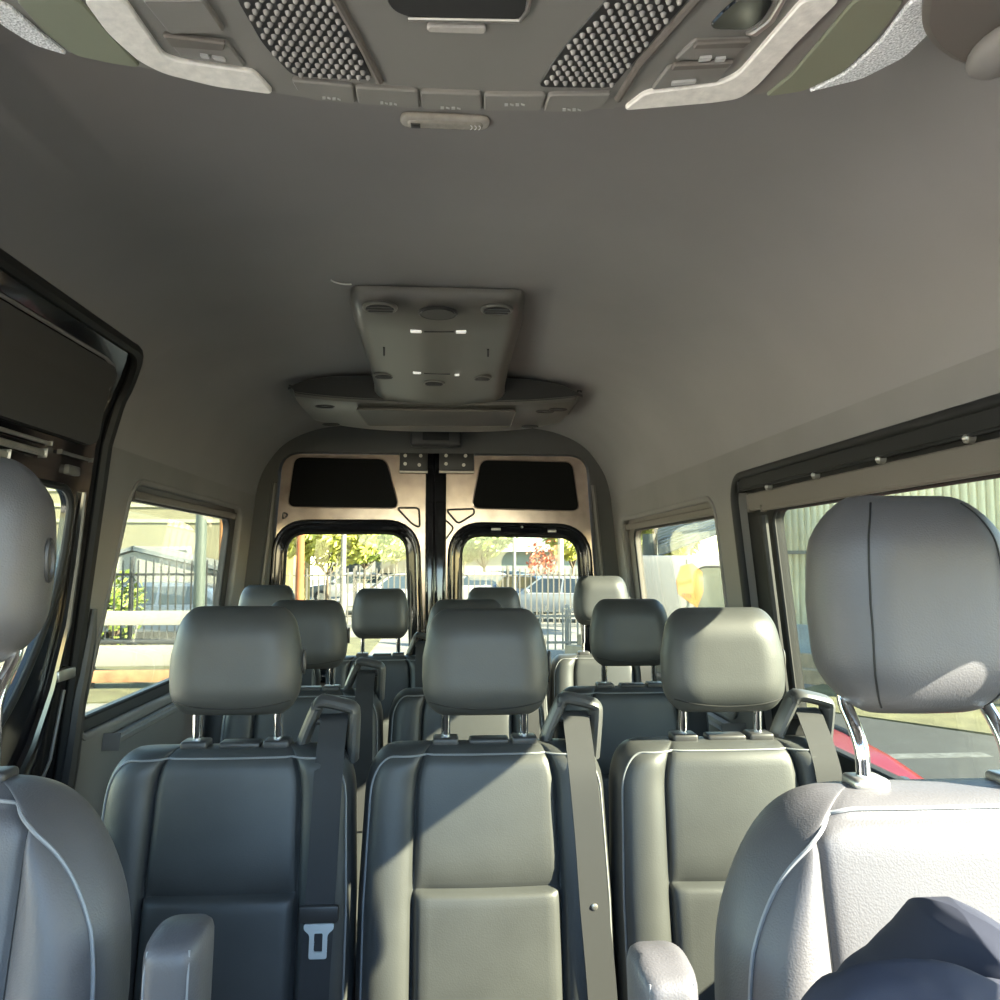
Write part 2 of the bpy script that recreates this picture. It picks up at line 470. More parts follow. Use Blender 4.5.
# dark lower part of the rear corners
# ---- sliding door on the left (gloss black, deep frame round its window)
d1 = struct('door_1')
DW = .012
_c = [(p.x, p.y) for p in catmull([Vector((1.965, .10, 0)), Vector((1.962, 0, 0)), Vector((1.940, -.10, 0)), Vector((1.89, -.21, 0)), Vector((1.81, -.32, 0)), Vector((1.70, -.40, 0)), Vector((1.58, -.455, 0)), Vector((1.44, -.47, 0))], 4)]
dwin = rrect(.99, 1.965, -.47, .170, [.055, .05, .10, .05], 10)[:33] + _c[::-1]
dop = rrect(DOOR_Y0 + .004, DOOR_Y1 - .004, FLOOR + .125, .296, [.001, .001, .05, .10], 6)
MB().plate([dop, dwin], lambda y, z: wl(y, z, DW, -1), lambda y, z: wl(y, z, DW + .018, -1)).done('door_skin', GLOSS, d1, smooth=20)
# upper skin follows the curve of the roof side
def curved(y0, y1, z0, z1, w, t, nz=10):
    zs = [z0 + (z1 - z0) * k / nz for k in range(nz + 1)]
    L = [[wl(y, z, w, -1) for z in zs] + [wl(y, z, w + t, -1) for z in reversed(zs)] for y in (y0, y1)]
    b = MB(); b.loops(L, False); n = len(L[0]); b.f += [tuple(range(n)), tuple(range(2 * n - 1, n - 1, -1))]
    return b
b = curved(DOOR_Y0 - .02, DOOR_Y1 + .03, .292, .56, DW, .06); b.done('door_top', GLOSS, d1, smooth=30)
# padded grey panel in the upper door
def curved_plate(outline, w, t, dens=.03):
    """plate over a curved part of the wall: cut into thin rows"""
    ys_ = [p[0] for p in outline]; zs_ = [p[1] for p in outline]
    z0, z1 = min(zs_), max(zs_); rows = []
    N = 16
    for k in range(N + 1):
        z = z0 + (z1 - z0) * min(max(k / N, .002), .998); xs = []
        for (a, b_) in zip(outline, outline[1:] + outline[:1]):
            if (a[1] - z) * (b_[1] - z) <= 0 and abs(a[1] - b_[1]) > 1e-9:
                xs.append(a[0] + (b_[0] - a[0]) * (z - a[1]) / (b_[1] - a[1]))
        rows.append((z, min(xs), max(xs)))
    vs, fs = [], []; M_ = 12
    for ww in (w, w + t):
        for (z, a, c) in rows:
            for k in range(M_ + 1): vs.append(wl(a + (c - a) * k / M_, z, ww, -1))
    n = (N + 1) * (M_ + 1)
    for j in range(N):
        for k in range(M_):
            a = j * (M_ + 1) + k; f = (a, a + 1, a + M_ + 2, a + M_ + 1); fs += [f, tuple(i + n for i in f[::-1])]
    edge = [j * (M_ + 1) for j in range(N + 1)] + [N * (M_ + 1) + k for k in range(1, M_ + 1)] + [j * (M_ + 1) + M_ for j in range(N - 1, -1, -1)] + [k for k in range(M_ - 1, 0, -1)]
    for i in range(len(edge)):
        a, c = edge[i], edge[(i + 1) % len(edge)]; fs.append((a, c, c + n, a + n))
    b = MB(); b.add(vs, fs); return b
pan = rpoly([(DOOR_Y0 + .03, .283), (2.035, .283), (1.995, .468), (DOOR_Y0 + .03, .468)], .05, 6)
curved_plate(pan, -.006, .02).done('upper_panel', mat('door_panel_cloth', (.052, .050, .048), .85, spec=.2, bump=('noise', 500, .15, .0006)), d1, smooth=40)
path = [wl(y, z, .000, -1) for (y, z) in [(DOOR_Y0 + .03, .476), (1.3, .476), (1.6, .476), (1.90, .476), (1.955, .470), (1.985, .452), (2.0, .41), (2.01, .36)]]
MB().tube(path, .0042, 6).done('panel_piping', mat('grey_edge_trim', (.20, .19, .19), .4), d1)
# tracks above the door window
for (y1, z0, z1, mm) in ((1.80, .255, .262, SATIN), (1.78, .228, .242, SATIN), (1.64, .203, .220, SATIN)):
    bar_on(-1, .98, y1, z0, z1, .004, .012, 'track_rail', mm, d1)
bar_on(-1, 1.86, 2.02, .246, .253, .006, .008, 'track_end', MIDPL, d1)
# bulging gloss pillar of the door behind the glass
L = []
for k in range(25):
    z = .19 - (.19 + 1.0) * k / 24; bow = .22 * max(0, (-.15 - z)) ** 1.5 if z < -.15 else 0
    y = 1.955 - min(.16, bow)
    L.append(wl(y, z, .022, -1))
MB().tube([wl(y, z, DW - .004, -1) for y, z in ((2.02, .17), (2.025, 0), (2.02, -.15), (1.985, -.3), (1.93, -.42), (1.85, -.52), (1.75, -.60))], [.008, .012, .014, .016, .018, .018, .016], 10).done('door_ridge', GLOSS, d1)
pts = [wl(y, z, DW - .002, -1) for y, z in offs(dwin, .004)]
MB().tube(pts, .009, 8, closed=True).done('window_seal', RUBBER, d1)
MB().plate([offs(dwin, .004)], lambda y, z: wl(y, z, DW + .008, -1), lambda y, z: wl(y, z, DW + .012, -1)).done('pane', GLASS, d1, smooth=0)
b = MB(); p = on_wall(64, 674, -1, .0); b.rbox(p.x - .012, p.x + .012, p.y - .05, p.y + .04, p.z - .014, p.z + .014, .005)
b.done('door_catch', SATIN, d1)
p = on_wall(50, 760, -1, -.004); q = on_wall(64, 690, -1, -.004); r_ = on_wall(38, 790, -1, -.006)
MB().tube([q, p, r_], .004, 6).done('pull_cable', MIDPL, d1)
b = MB(); p = on_wall(70, 470, -1, .012); b.rbox(p.x - .01, p.x + .012, p.y - .03, p.y + .03, p.z - .012, p.z + .010, .004); b.done('roller_bracket', MIDPL, d1)
# fat rubber seal round the door opening
path = [(DOOR_Y0, -1.0), (DOOR_Y0, .2), (DOOR_Y0, .44), (DOOR_Y0 + .05, NOTCH - .006)] + [(DOOR_Y0 + .2 + k * .1, NOTCH - .004) for k in range(9)]
path += [(DOOR_Y1 - .125 + .13 * sin(t), NOTCH - .13 + .127 * cos(t)) for t in [pi / 2 * k / 8 for k in range(9)]] + [(DOOR_Y1 + .006, z) for z in (.30, .1, -.2, -.5, -.8, -1.1)]
MB().tube([wl(y, z, .008, -1) for y, z in path], .017, 8).done('trim_3', RUBBER, kind='structure')
path2 = [(2.062 - .03 * max(0, -z - .1), z) for z in (.24, .232, .21, .15, .0, -.15, -.3, -.5)]
MB().tube([wl(y, z, .018, -1) for y, z in path2], .005, 6).done('edge_bead', mat('grey_edge_trim', (.2, .19, .19), .4), d1)
# padded grip on the pillar
L = [wl(2.135 - (.0 if z > -.3 else .02), z, -.008, -1) for z in (-.12, -.2, -.35, -.5, -.62)]
MB().tube(L, [.008, .016, .020, .024, .020], 10).done('trim_4', DARKPL, kind='structure')

# ---- rear wall with two doors
def rp(px, py, Y=YB): p = PY(px, py, Y); return (p.x, p.z)
sec = [(p.x, p.z) for p in section(.30)]
outl = [(CX - 1.0, FLOOR), (CX + 1.0, FLOOR), (CX + hw(.28) - .0, .30)] + [(x, z) for x, z in reversed(sec)][1:-1] + [(CX - hw(.28), .30)]
RO = rpoly([(CX - .825, FLOOR + .06), (CX + .825, FLOOR + .06), (CX + .715, .505), (CX - .715, .505)], .10, 8)
MB().plate([outl, RO], lambda x, z: (x, YB - .045, z), lambda x, z: (x, YB + .05, z)).done('wall_back', DARKLINER, kind='structure', smooth=20)
# lit edge seals left and right of the doors
tr = struct('trim_5')
for s in (-1, 1):
    MB().tube([(CX + s * .735, YB - .05, .36), (CX + s * .775, YB - .05, -.05), (CX + s * .81, YB - .05, -.5)], .010, 8).done('door_seal', MIDPL, tr)
def rear_door(nm, s, wpx, panpx, tri):
    d = struct(nm); Y0 = YB - .012
    edge = CX + s * .008
    dl = [(edge, FLOOR + .065), (CX + s * .818, FLOOR + .065), (CX + s * .708, .499), (edge, .499)]
    dl = rpoly(dl, .085, 8) if s > 0 else rpoly(dl[::-1], .085, 8)
    wn = [rp(*q) for q in wpx]
    wpoly = rpoly([wn[0], wn[1], wn[2], wn[3]], .10, 8)
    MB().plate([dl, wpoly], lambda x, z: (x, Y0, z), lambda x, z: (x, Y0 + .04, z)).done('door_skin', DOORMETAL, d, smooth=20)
    # black surround of the window
    k = 1
    area = sum(a[0] * b[1] - b[0] * a[1] for a, b in zip(wpoly, wpoly[1:] + wpoly[:1]))
    if area < 0: wpoly = wpoly[::-1]
    o2 = offs(wpoly, .062); o1 = offs(wpoly, .052)
    L = [[Vector((x, Y0 - a, z)) for x, z in pth] for pth, a in ((o2, .001), (o2, .012), (o1, .020), (offs(wpoly, .02), .016), (offs(wpoly, -.004), .004), (offs(wpoly, -.004), -.02), (o2, -.004))]
    MB().loops(L).done('window_surround', GLOSS, d, smooth=40)
    MB().tube([(x, Y0 - .018, z) for x, z in offs(wpoly, .040)], .004, 6, closed=True).done('surround_bead', GLOSS, d)
    MB().tube([(x, Y0 - .004, z) for x, z in wpoly], .008, 6, closed=True).done('window_seal', RUBBER, d)
    MB().plate([offs(wpoly, .004)], lambda x, z: (x, Y0 + .016, z), lambda x, z: (x, Y0 + .020, z)).done('pane', GLASS, d, smooth=0)
    # carpeted upper panel
    pp = rpoly([rp(*q) for q in panpx], .035, 6)
    MB().plate([pp], lambda x, z: (x, Y0 - .014, z), lambda x, z: (x, Y0 + .001, z)).done('upper_panel', CARPET, d, smooth=20)
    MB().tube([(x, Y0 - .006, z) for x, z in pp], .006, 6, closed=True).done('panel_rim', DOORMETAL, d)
    # pressed triangles next to the window
    for t in tri:
        tp = rpoly([rp(*q) for q in t], .018, 5)
        MB().tube([(x, Y0 - .002, z) for x, z in tp], .0045, 6, closed=True).done('pressed_recess', RUBBER, d)
    # gasket along the meeting edge and inner channel
    b = MB(); b.rbox(edge + (-.016 if s > 0 else -.040), edge + (.040 if s > 0 else .0), Y0 - (.026 if s > 0 else .020), Y0 + (.0 if s > 0 else .001), FLOOR + .08, .515, .005)
    b.done('meeting_gasket', GLOSS, d)
    for e in (.086, .112):
        MB().tube([(CX + s * e, Y0 - .008, .02), (CX + s * e, Y0 - .008, -.5)], .0055, 6).done('lower_channel', SATIN if e < .1 else BRPL, d)
    # hinge plate with bolts at the top
    x0, z0 = rp(400 if s < 0 else 439, 472); x1, z1 = rp(428 if s < 0 else 474, 452)
    MB().rbox(x0, x1, Y0 - .030, Y0 - .002, z0, z1 - .006, .006).done('hinge_plate', DARKPL, d)
    b = MB(); b.tube([(x0 - s * 0, Y0 - .028, z0 - .004), (x1, Y0 - .028, z0 - .004)], .006, 6); b.done('hinge_pin', SATIN, d)
    for (fx, fz) in ((.2, .35), (.2, .75), (.7, .3), (.75, .75)):
        p = Vector((x0 + (x1 - x0) * fx, Y0 - .031, z0 + (z1 - z0) * fz))
        b = MB(); b.cyl(p, p - Vector((0, .006, 0)), .008, 10); b.done('hinge_bolt', SATIN, d)
    return d
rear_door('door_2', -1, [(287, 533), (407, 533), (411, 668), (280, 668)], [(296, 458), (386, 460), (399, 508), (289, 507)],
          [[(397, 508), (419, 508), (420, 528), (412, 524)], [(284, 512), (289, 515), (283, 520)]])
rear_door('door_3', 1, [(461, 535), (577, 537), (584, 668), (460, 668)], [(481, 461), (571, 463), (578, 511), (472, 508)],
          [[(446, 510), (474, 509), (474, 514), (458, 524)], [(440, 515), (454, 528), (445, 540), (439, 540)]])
# small fittings on the surround of the rear right window
for (px, py, w_) in ((496, 529, 10), (552, 531, 9)):
    p = PY(px, py, YB - .04); b = MB(); b.rbox(p.x - w_ * .0022, p.x + w_ * .0022, p.y - .004, p.y + .006, p.z - .007, p.z + .006, .003)
    b.done('surround_clip', SATIN, bpy.data.objects['door_3'])
p = PY(522, 527, YB - .04); MB().ball(p, .006, 8).done('surround_screw', SATIN, bpy.data.objects['door_3'])
# ================================================================== seats
# ---- bench seats.  Seat space: x across, y rearwards (0 = backrest axis at the top), z up from the van floor
def tilt(zref, a):
    k = tan(radians(a))
    return lambda x, y, z: (x, y - (zref - z) * k, z)
BT = .957; ZCR = .722
def bench_front(u, z):
    a = abs(u); h = .215; us = .575
    g = .011 * exp(-((a - us) / .022) ** 2)
    if a > us: d = -.016 * sin(pi * min(1, (a - us) / (1 - us)) ** .8)
    else:
        t = z - ZCR
        d = -.006 * (1 - (a / us) ** 2)
        if t > 0: d += .013 * exp(-t / .020) * min(1, (us - a) / .05)
        else: d += (.013 * exp(t / .004) - .007) * min(1, (us - a) / .05)
    return d + g
BACK = Pad(.40, BT, lambda z: .228 - .010 * min(1, max(0, (z - .70) / .25)), .055, .085, .03, .05, -.055, .048, .038, front=bench_front)
tb = tilt(BT, 11)
US = sorted(set([-v for v in nodes(0, 1, 26, (.575,), .010)] + nodes(0, 1, 26, (.575,), .010)))
ZS = nodes(.40, BT, 46, (ZCR,), .004)
vs, fs = BACK.build(US, ZS, tb)
bm = MB(); bm.add(vs, fs); bench_back = bm.done('backrest', LEATHER, None, smooth=60, merge=True)
COL.objects.unlink(bench_back)
def outline_pts(P, tf, inset, zlo, n=26, lift=.0015):
    """a line just inside the outline, up one side, over the top, down the other"""
    zz = [zlo + (P.z1 - zlo) * sin(pi / 2 * k / 80) for k in range(81)]
    edge = [(P.hw(z), z) for z in zz] + [(P.hw(P.z1) * (1 - k / 12), P.z1) for k in range(1, 13)]
    half_ = []
    for i, (x, z) in enumerate(edge):
        a, c = edge[max(i - 1, 0)], edge[min(i + 1, len(edge) - 1)]; t = Vector((c[0] - a[0], c[1] - a[1])).normalized()
        q = (x - t.y * inset, z + t.x * inset)
        if not half_ or (Vector(q) - Vector(half_[-1])).length > .004: half_.append(q)
    half_ = [(x / P.hw(z), z) for x, z in half_ if x >= 0]
    return P.line([(u, z) for u, z in half_] + [(-u, z) for u, z in reversed(half_) if u > .01], tf, lift)
bm = MB(); bm.tube(outline_pts(BACK, tb, .013, .42), .0020, 6); bench_pip = bm.done('piping', PIPING, None); COL.objects.unlink(bench_pip)
# headrest
def pillow_front(u, z): return .004 * (abs(u) ** 4)
HEAD = Pad(1.012, 1.208, lambda z: lerp_table([(1.012, .108), (1.05, .116), (1.085, .119), (1.12, .118), (1.16, .110), (1.208, .098)], z), .030, .040, .036, .050, -.062, .045, .062, p=2.2, front=pillow_front)
th = lambda x, y, z: (x, y - .010 + (z - 1.1) * .10, z)
vs, fs = HEAD.build(nodes(-1, 1, 40), nodes(1.012, 1.208, 34), th)
bm = MB(); bm.add(vs, fs); bench_head = bm.done('headrest', LEATHER, None, smooth=80, merge=True); COL.objects.unlink(bench_head)
# lower edge of the headrest front panel
uz = [(-.93 + 1.86 * k / 30, 1.040 - .012 * (1 - (abs(-.93 + 1.86 * k / 30) / .93) ** 2)) for k in range(31)]
bm = MB(); bm.tube(HEAD.line(uz, th, .0004), .0014, 6); bench_hseam = bm.done('seam', RUBBER, None); COL.objects.unlink(bench_hseam)
b = MB(); b.tube([(.1215 - .02 * abs(.010 * cos(t)), -.016 + .0065 * cos(t), 1.105 + .020 * sin(t)) for t in [2 * pi * k / 16 for k in range(16)]], .003, 6, closed=True)
bench_slot = b.done('release_button', DARKPL, None); COL.objects.unlink(bench_slot)
def loop_post(x):
    b = MB(); r = .0055
    b.tube([(x, .0, .940), (x, -.002, 1.00), (x, -.004, 1.05)], .0085, 14)
    return b
posts = []
for x in (-.074, .074):
    o = loop_post(x).done('headrest_post', CHROME, None); COL.objects.unlink(o); posts.append(o)
sleeves = []
for x in (-.074, .074):
    b = MB(); b.rbox(x - .024, x + .024, -.024, .020, BT - .008, BT + .010, .005, 3); o = b.done('post_sleeve', DARKPL, None); COL.objects.unlink(o); sleeves.append(o)
b = MB(); b.rbox(-.03, .045, -.020, .018, BT - .006, BT + .007, .005, 3); relbar = b.done('release_bar', DARKPL, None); COL.objects.unlink(relbar)
# belt guide loop on the shoulder
gp = [(.112, .016, .935), (.122, .012, .970), (.144, .004, 1.022), (.150, .0, 1.031), (.160, -.004, 1.035), (.200, -.004, 1.026), (.211, -.002, 1.020), (.214, .0, 1.008), (.212, .008, .96), (.210, .014, .925)]
b = MB(); b.tube(catmull(gp, 5), .0118, 10, sec=[(cos(t) * 2.2, sin(t)) for t in [2 * pi * k / 12 for k in range(12)]], up=(0, 1, 0))
guide = b.done('belt_guide', GUIDEM, None); COL.objects.unlink(guide)
b = MB(); b.rbox(.140, .205, -.004, .012, .990, 1.002, .004); gbar = b.done('guide_bar', DARKPL, None); COL.objects.unlink(gbar)
# cushion, frame, feet
CUSH = Pad(-.205, .205, lambda z: .212, .05, .06, .05, .06, -.06, .06, .05, p=2.4, front=lambda u, z: .006 * exp(-((abs(u) - .57) / .03) ** 2))
vs, fs = CUSH.build(nodes(-1, 1, 26, (-.57, .57), .012), nodes(-.205, .205, 22), lambda x, y, z: (x, -.300 + z * .80, .40 - y))
bm = MB(); bm.add(vs, fs); cush = bm.done('seat_cushion', LEATHER, None, smooth=60, merge=True); COL.objects.unlink(cush)
b = MB(); b.rbox(-.19, .19, -.44, -.06, .28, .335, .012); sframe = b.done('seat_frame', DARKPL, None); COL.objects.unlink(sframe)
slegs = []
for x in (-.15, .15):
    b = MB(); b.rbox(x - .025, x + .025, -.40, -.34, .0, .285, .006); b.rbox(x - .025, x + .025, -.16, -.10, .0, .285, .006); b.rbox(x - .03, x + .03, -.42, -.08, .0, .02, .004)
    o = b.done('leg', DARKPL, None); COL.objects.unlink(o); slegs.append(o)

def bench_seat(label, x, y, group, head_dz=0., strap=None, tongue=False, stud=False, sc=1.0, guide_mat=None, gd=True):
    t = thing('passenger_seat', label, 'seat', (x + DX, y, FLOOR + (.006 if y == R1 else 0)), 0, group, (sc, 1, 1 if y == R1 else .982))
    bk = share('backrest', bench_back, t); share('piping', bench_pip, bk)
    hd = share('headrest', bench_head, t, (0, 0, head_dz)); share('seam', bench_hseam, hd); share('release_button', bench_slot, hd)
    for p in posts: share('headrest_post', p, hd)
    if head_dz > .005:
        for x_ in (-.074, .074):
            b = MB(); b.tube([(x_, 0, .93 - head_dz), (x_, 0, .99)], .0055, 8); b.done('post_extension', CHROME, hd)
    for p in sleeves: share('post_sleeve', p, t)
    share('release_bar', relbar, t)
    if gd:
        g = share('belt_guide', guide, t); share('guide_bar', gbar, g)
    share('seat_cushion', cush, t); share('seat_frame', sframe, t)
    for p in slegs: share('leg', p, t)
    if strap:
        # strap: comes up behind the backrest, through the guide, down over the front
        pts = [(.172, .062, .70), (.172, .058, .90), (.172, .045, .975), (.172, .018, 1.006), (strap[0][0], -.012, 1.002), (strap[0][0], -.030, .985), (strap[0][0], -.052, .962)]
        for (sx, z) in strap:
            z = min(z, BT - .012); h = BACK.hw(z); u = max(-.985, min(.985, sx / h)); yy = min(BACK.yfront(u, z), BACK.yfront(max(-1, min(1, (sx - .016) / h)), z), BACK.yfront(max(-1, min(1, (sx + .016) / h)), z))
            p = tb(sx, yy - .0045, z); pts.append(p)
        pts = [p for p in catmull(pts, 4)]
        b = MB(); b.ribbon(pts, (1, 0, 0), .050, .0022); sb = b.done('seat_belt', WEBBING, t, smooth=50)
        if stud:
            z = stud; p = [q for q in pts if q.y < -.05]; q = min(p, key=lambda q: abs(q.z - z)); b = MB(); b.ball(q + Vector((0, -.002, 0)), .006, 8, (1, .6, 1)); b.done('strap_stud', SATIN, sb)
        if tongue:
            z = tongue; q = min([q for q in pts if q.y < -.05], key=lambda q: abs(q.z - z))
            b = MB(); b.rbox(q.x - .033, q.x + .033, q.y - .008, q.y + .006, q.z - .012, q.z + .016, .004, 2); b.done('tongue_grip', DARKPL, sb)
            b = MB()
            o_ = rpoly([(q.x - .024, q.z - .012), (q.x - .024, q.z - .020), (q.x - .014, q.z - .028), (q.x - .014, q.z - .064), (q.x + .016, q.z - .064), (q.x + .016, q.z - .028), (q.x + .026, q.z - .020), (q.x + .026, q.z - .012)], .004, 3)
            h_ = rrect(q.x - .006, q.x + .008, q.z - .054, q.z - .026, .002, 3)
            b.plate([o_, h_], lambda x, z: (x, q.y - .006 - (q.z - z) * .19, z), lambda x, z: (x, q.y - .002 - (q.z - z) * .19, z)); b.done('belt_tongue', LATCH, sb)
    return t
g1 = 'first row of three passenger seats'; g2 = 'second row of three passenger seats'; g3 = 'last row of four passenger seats'
R1, R2, R3 = 1.545, 2.345, 3.165
DX = .010
bench_seat('black first-row seat with a metal belt tongue hanging low on its strap', -.392, R1, g1, .004, [(.178, .945), (.178, .90), (.176, .8), (.173, .7), (.172, .66), (.17, .60), (.17, .50)], tongue=.704)
bench_seat('middle seat of the first row, half sunlit, with a stud on its strap', .067, R1, g1, -.002, [(.172, .945), (.174, .90), (.180, .8), (.184, .7), (.190, .6), (.194, .5)], stud=.708)
bench_seat('sunlit first-row seat partly hidden behind the white-lit front seat', .523, R1, g1, -.002, [(.172, .945), (.173, .90), (.175, .8), (.176, .7), (.178, .6), (.18, .5)])
bench_seat('black second row seat seen past the headrest of the first row left seat', -.404, R2, g2, .006, [(.172, .945), (.173, .90), (.175, .8), (.176, .7), (.176, .6)])
bench_seat('black second row middle seat almost hidden behind the first row middle headrest', .055, R2, g2, .006, [(.172, .945), (.173, .90), (.175, .8), (.176, .7), (.176, .6)])
bench_seat('shaded black second row seat in front of the orange sign window', .530, R2, g2, .006, [(.172, .945), (.173, .90), (.175, .8), (.176, .7), (.176, .6)])
L3 = [(.172, .945), (.173, .90), (.175, .8), (.176, .7), (.176, .6)]
bench_seat('black back row seat in the left rear corner beside the side window', -.690, R3, g3, .026, L3, sc=.93)
bench_seat('black back row seat with a raised headrest in front of the left rear door window', -.258, R3, g3, .012, L3, sc=.93)
bench_seat('black back row seat whose headrest stands before the right rear door window', .180, R3, g3, .016, L3, sc=.93)
bench_seat('sunlit back row seat in the right rear corner with a high pale headrest', .606, R3, g3, .060, L3, sc=.93)

# ---- front seats
CT = 1.040
def cab_front(u, z):
    h_ = CAB.hw(z); a = abs(u) * h_; us = cab_xs(h_); g = .007 * exp(-((a - us) / .006) ** 2)
    d = -.026 * sin(pi * min(1, (a - us) / (h_ - us)) ** .9) if a > us else -.004 * (1 - (a / us) ** 2)
    if z > CT - .040: g += .0
    g += .005 * exp(-((z - (CT - .022)) / .005) ** 2) * (1 if a < us else 0)
    return d + g
def cab_xs(h): return .168 if h > .20 else h * .84
CAB = Pad(.40, CT, lambda z: lerp_table([(.40, .268), (.80, .274), (.90, .268), (1.04, .248)], z), .135, .21, .04, .06, -.065, .062, .055, p=2.3, n=2.1, front=cab_front)
tc_ = tilt(CT, 12)
CAB.X = lambda u, h: (1 if u > 0 else -1) * (abs(u) / .5 * cab_xs(h) if abs(u) < .5 else cab_xs(h) + (h - cab_xs(h)) * (abs(u) - .5) / .5)
us_ = sorted(set([-v for v in nodes(0, 1, 40, (.5,), .008)] + nodes(0, 1, 40, (.5,), .008)))
vs, fs = CAB.build(us_, nodes(.40, CT, 50, (CT - .022,), .004), tc_)
b = MB(); b.add(vs, fs); cab_back = b.done('backrest', LEATHER_CAB, None, smooth=60, merge=True); COL.objects.unlink(cab_back)
b = MB(); b.tube(outline_pts(CAB, tc_, .013, .42, 40, .0022), .0024, 6)
cab_pip = b.done('piping', PIPING, None); COL.objects.unlink(cab_pip)
cab_seams = []
for s in (-1, 1):
    sm = MB(); sm.tube(CAB.line([(s * .168 / CAB.hw(z), z) for z in [.42 + (CT - .444) * k / 40 for k in range(41)] if CAB.hw(z) > .20], tc_, .0004), .0012, 6)
    o = sm.done('seam', RUBBER, None); COL.objects.unlink(o); cab_seams.append(o)
HZ0, HZ1 = 1.115, 1.385
CHEAD = Pad(HZ0, HZ1, lambda z: lerp_table([(1.115, .114), (1.17, .124), (1.25, .128), (1.33, .122), (1.385, .106)], z), .050, .100, .065, .085, -.068, .062, .075, p=2.2)
tch = lambda x, y, z: (x, y + .045 + (z - 1.25) * .08, z)
vs, fs = CHEAD.build(nodes(-1, 1, 44), nodes(HZ0, HZ1, 40), tch)
b = MB(); b.add(vs, fs); cab_head = b.done('headrest', LEATHER_CAB, None, smooth=80, merge=True); COL.objects.unlink(cab_head)
cab_hseams = []
for s in (-1, 1):
    b = MB()
    uz = [(s * (.655 + .08 * ((z - 1.25) / .13) ** 2 * (.3 if z > 1.25 else 1)), z) for z in [HZ0 + .012 + (HZ1 - HZ0 - .024) * k / 30 for k in range(31)]]
    b.tube(CHEAD.line(uz, tch, .0002), .0014, 6)
    o = b.done('seam', RUBBER, None); COL.objects.unlink(o); cab_hseams.append(o)
def cab_seat(label, x, y, hdz, arm_s, hx=0, group='front seats'):
    t = thing('front_seat', label, 'seat', (x, y, FLOOR), 0, group)
    bk = share('backrest', cab_back, t); share('piping', cab_pip, bk); [share('seam', q, bk) for q in cab_seams]
    hd = share('headrest', cab_head, t, (hx, 0, hdz)); [share('seam', q, hd) for q in cab_hseams]
    if arm_s > 0: b = MB(); b.tube([(arm_s * .1275, .040 + .009 * cos(t_), 1.25 + .026 * sin(t_)) for t_ in [2 * pi * k / 20 for k in range(20)]], .0035, 6, closed=True); b.done('release_button', DARKPL, hd)
    for s in (-1, 1):
        px_ = s * .090
        b = MB(); b.tube(catmull([(px_, .0, 1.0 - hdz), (px_, .0, 1.055), (px_, .003, 1.080), (px_, .020, 1.105), (px_, .040, 1.128), (px_, .048, 1.16)], 5), .0085, 14); b.done('headrest_post', CHROME, hd)
        b = MB(); b.rbox(px_ - .019, px_ + .024, -.020, .020, CT - .006, CT + .009, .006, 3); b.v = [v + Vector((hx, 0, 0)) for v in b.v]; b.done('post_sleeve', SATIN if arm_s < 0 else DARKPL, t)  # sunlight put into the material: bright sleeves on the sunlit seat only
    b = MB(); P = Pad(-.24, .24, lambda z: .25, .06, .07, .06, .07, -.075, .075, .06)
    vs, fs = P.build(nodes(-1, 1, 22), nodes(-.24, .24, 22), lambda x_, y_, z_: (x_, -.40 + z_, .40 - y_)); b.add(vs, fs)
    b.done('seat_cushion', LEATHER_CAB, t, smooth=70, merge=True)
    b = MB(); b.rbox(-.24, .24, -.62, -.12, .0, .33, .03, 3); b.done('seat_base', DARKPL, t)
    b = MB(); b.rbox(-.05 + arm_s * .19, .05 + arm_s * .19, -.02, .04, .36, .55, .02, 3); b.done('recline_hinge', DARKPL, t)
    # armrest folded up beside the backrest
    A = Pad(.50, .905, lambda z: .031, .012, .022, .012, .03, -.047, .047, .020, p=2.6)
    vs, fs = A.build(nodes(-1, 1, 18), nodes(.50, .905, 30), lambda x_, y_, z_: (x_ + arm_s * .352, y_ - .090 - (CT - z_) * .10, z_))
    b = MB(); b.add(vs, fs); ar = b.done('armrest', LEATHER_CAB, t, smooth=70, merge=True)
    for s in (-1, 1):
        uz = [(s * .72, .52 + .375 * k / 16) for k in range(17)]
        b = MB(); b.tube(A.line(uz, lambda x_, y_, z_: (x_ + arm_s * .352, y_ - .090 - (CT - z_) * .10, z_), .0003), .0012, 6); b.done('seam', PIPING, ar)
    b = MB(); b.cyl((arm_s * .240, -.12, .56), (arm_s * .33, -.12, .56), .03, 16); b.done('armrest_pivot', DARKPL, t)
    return t
cab_seat('front seat in shade beside the sliding door, its headrest cut by the picture edge', -.638, 1.035, .052, 1)
cab_seat('front seat glaring white in the sun with a dark jacket lying on it', .572, .935, .0, -1, .012)

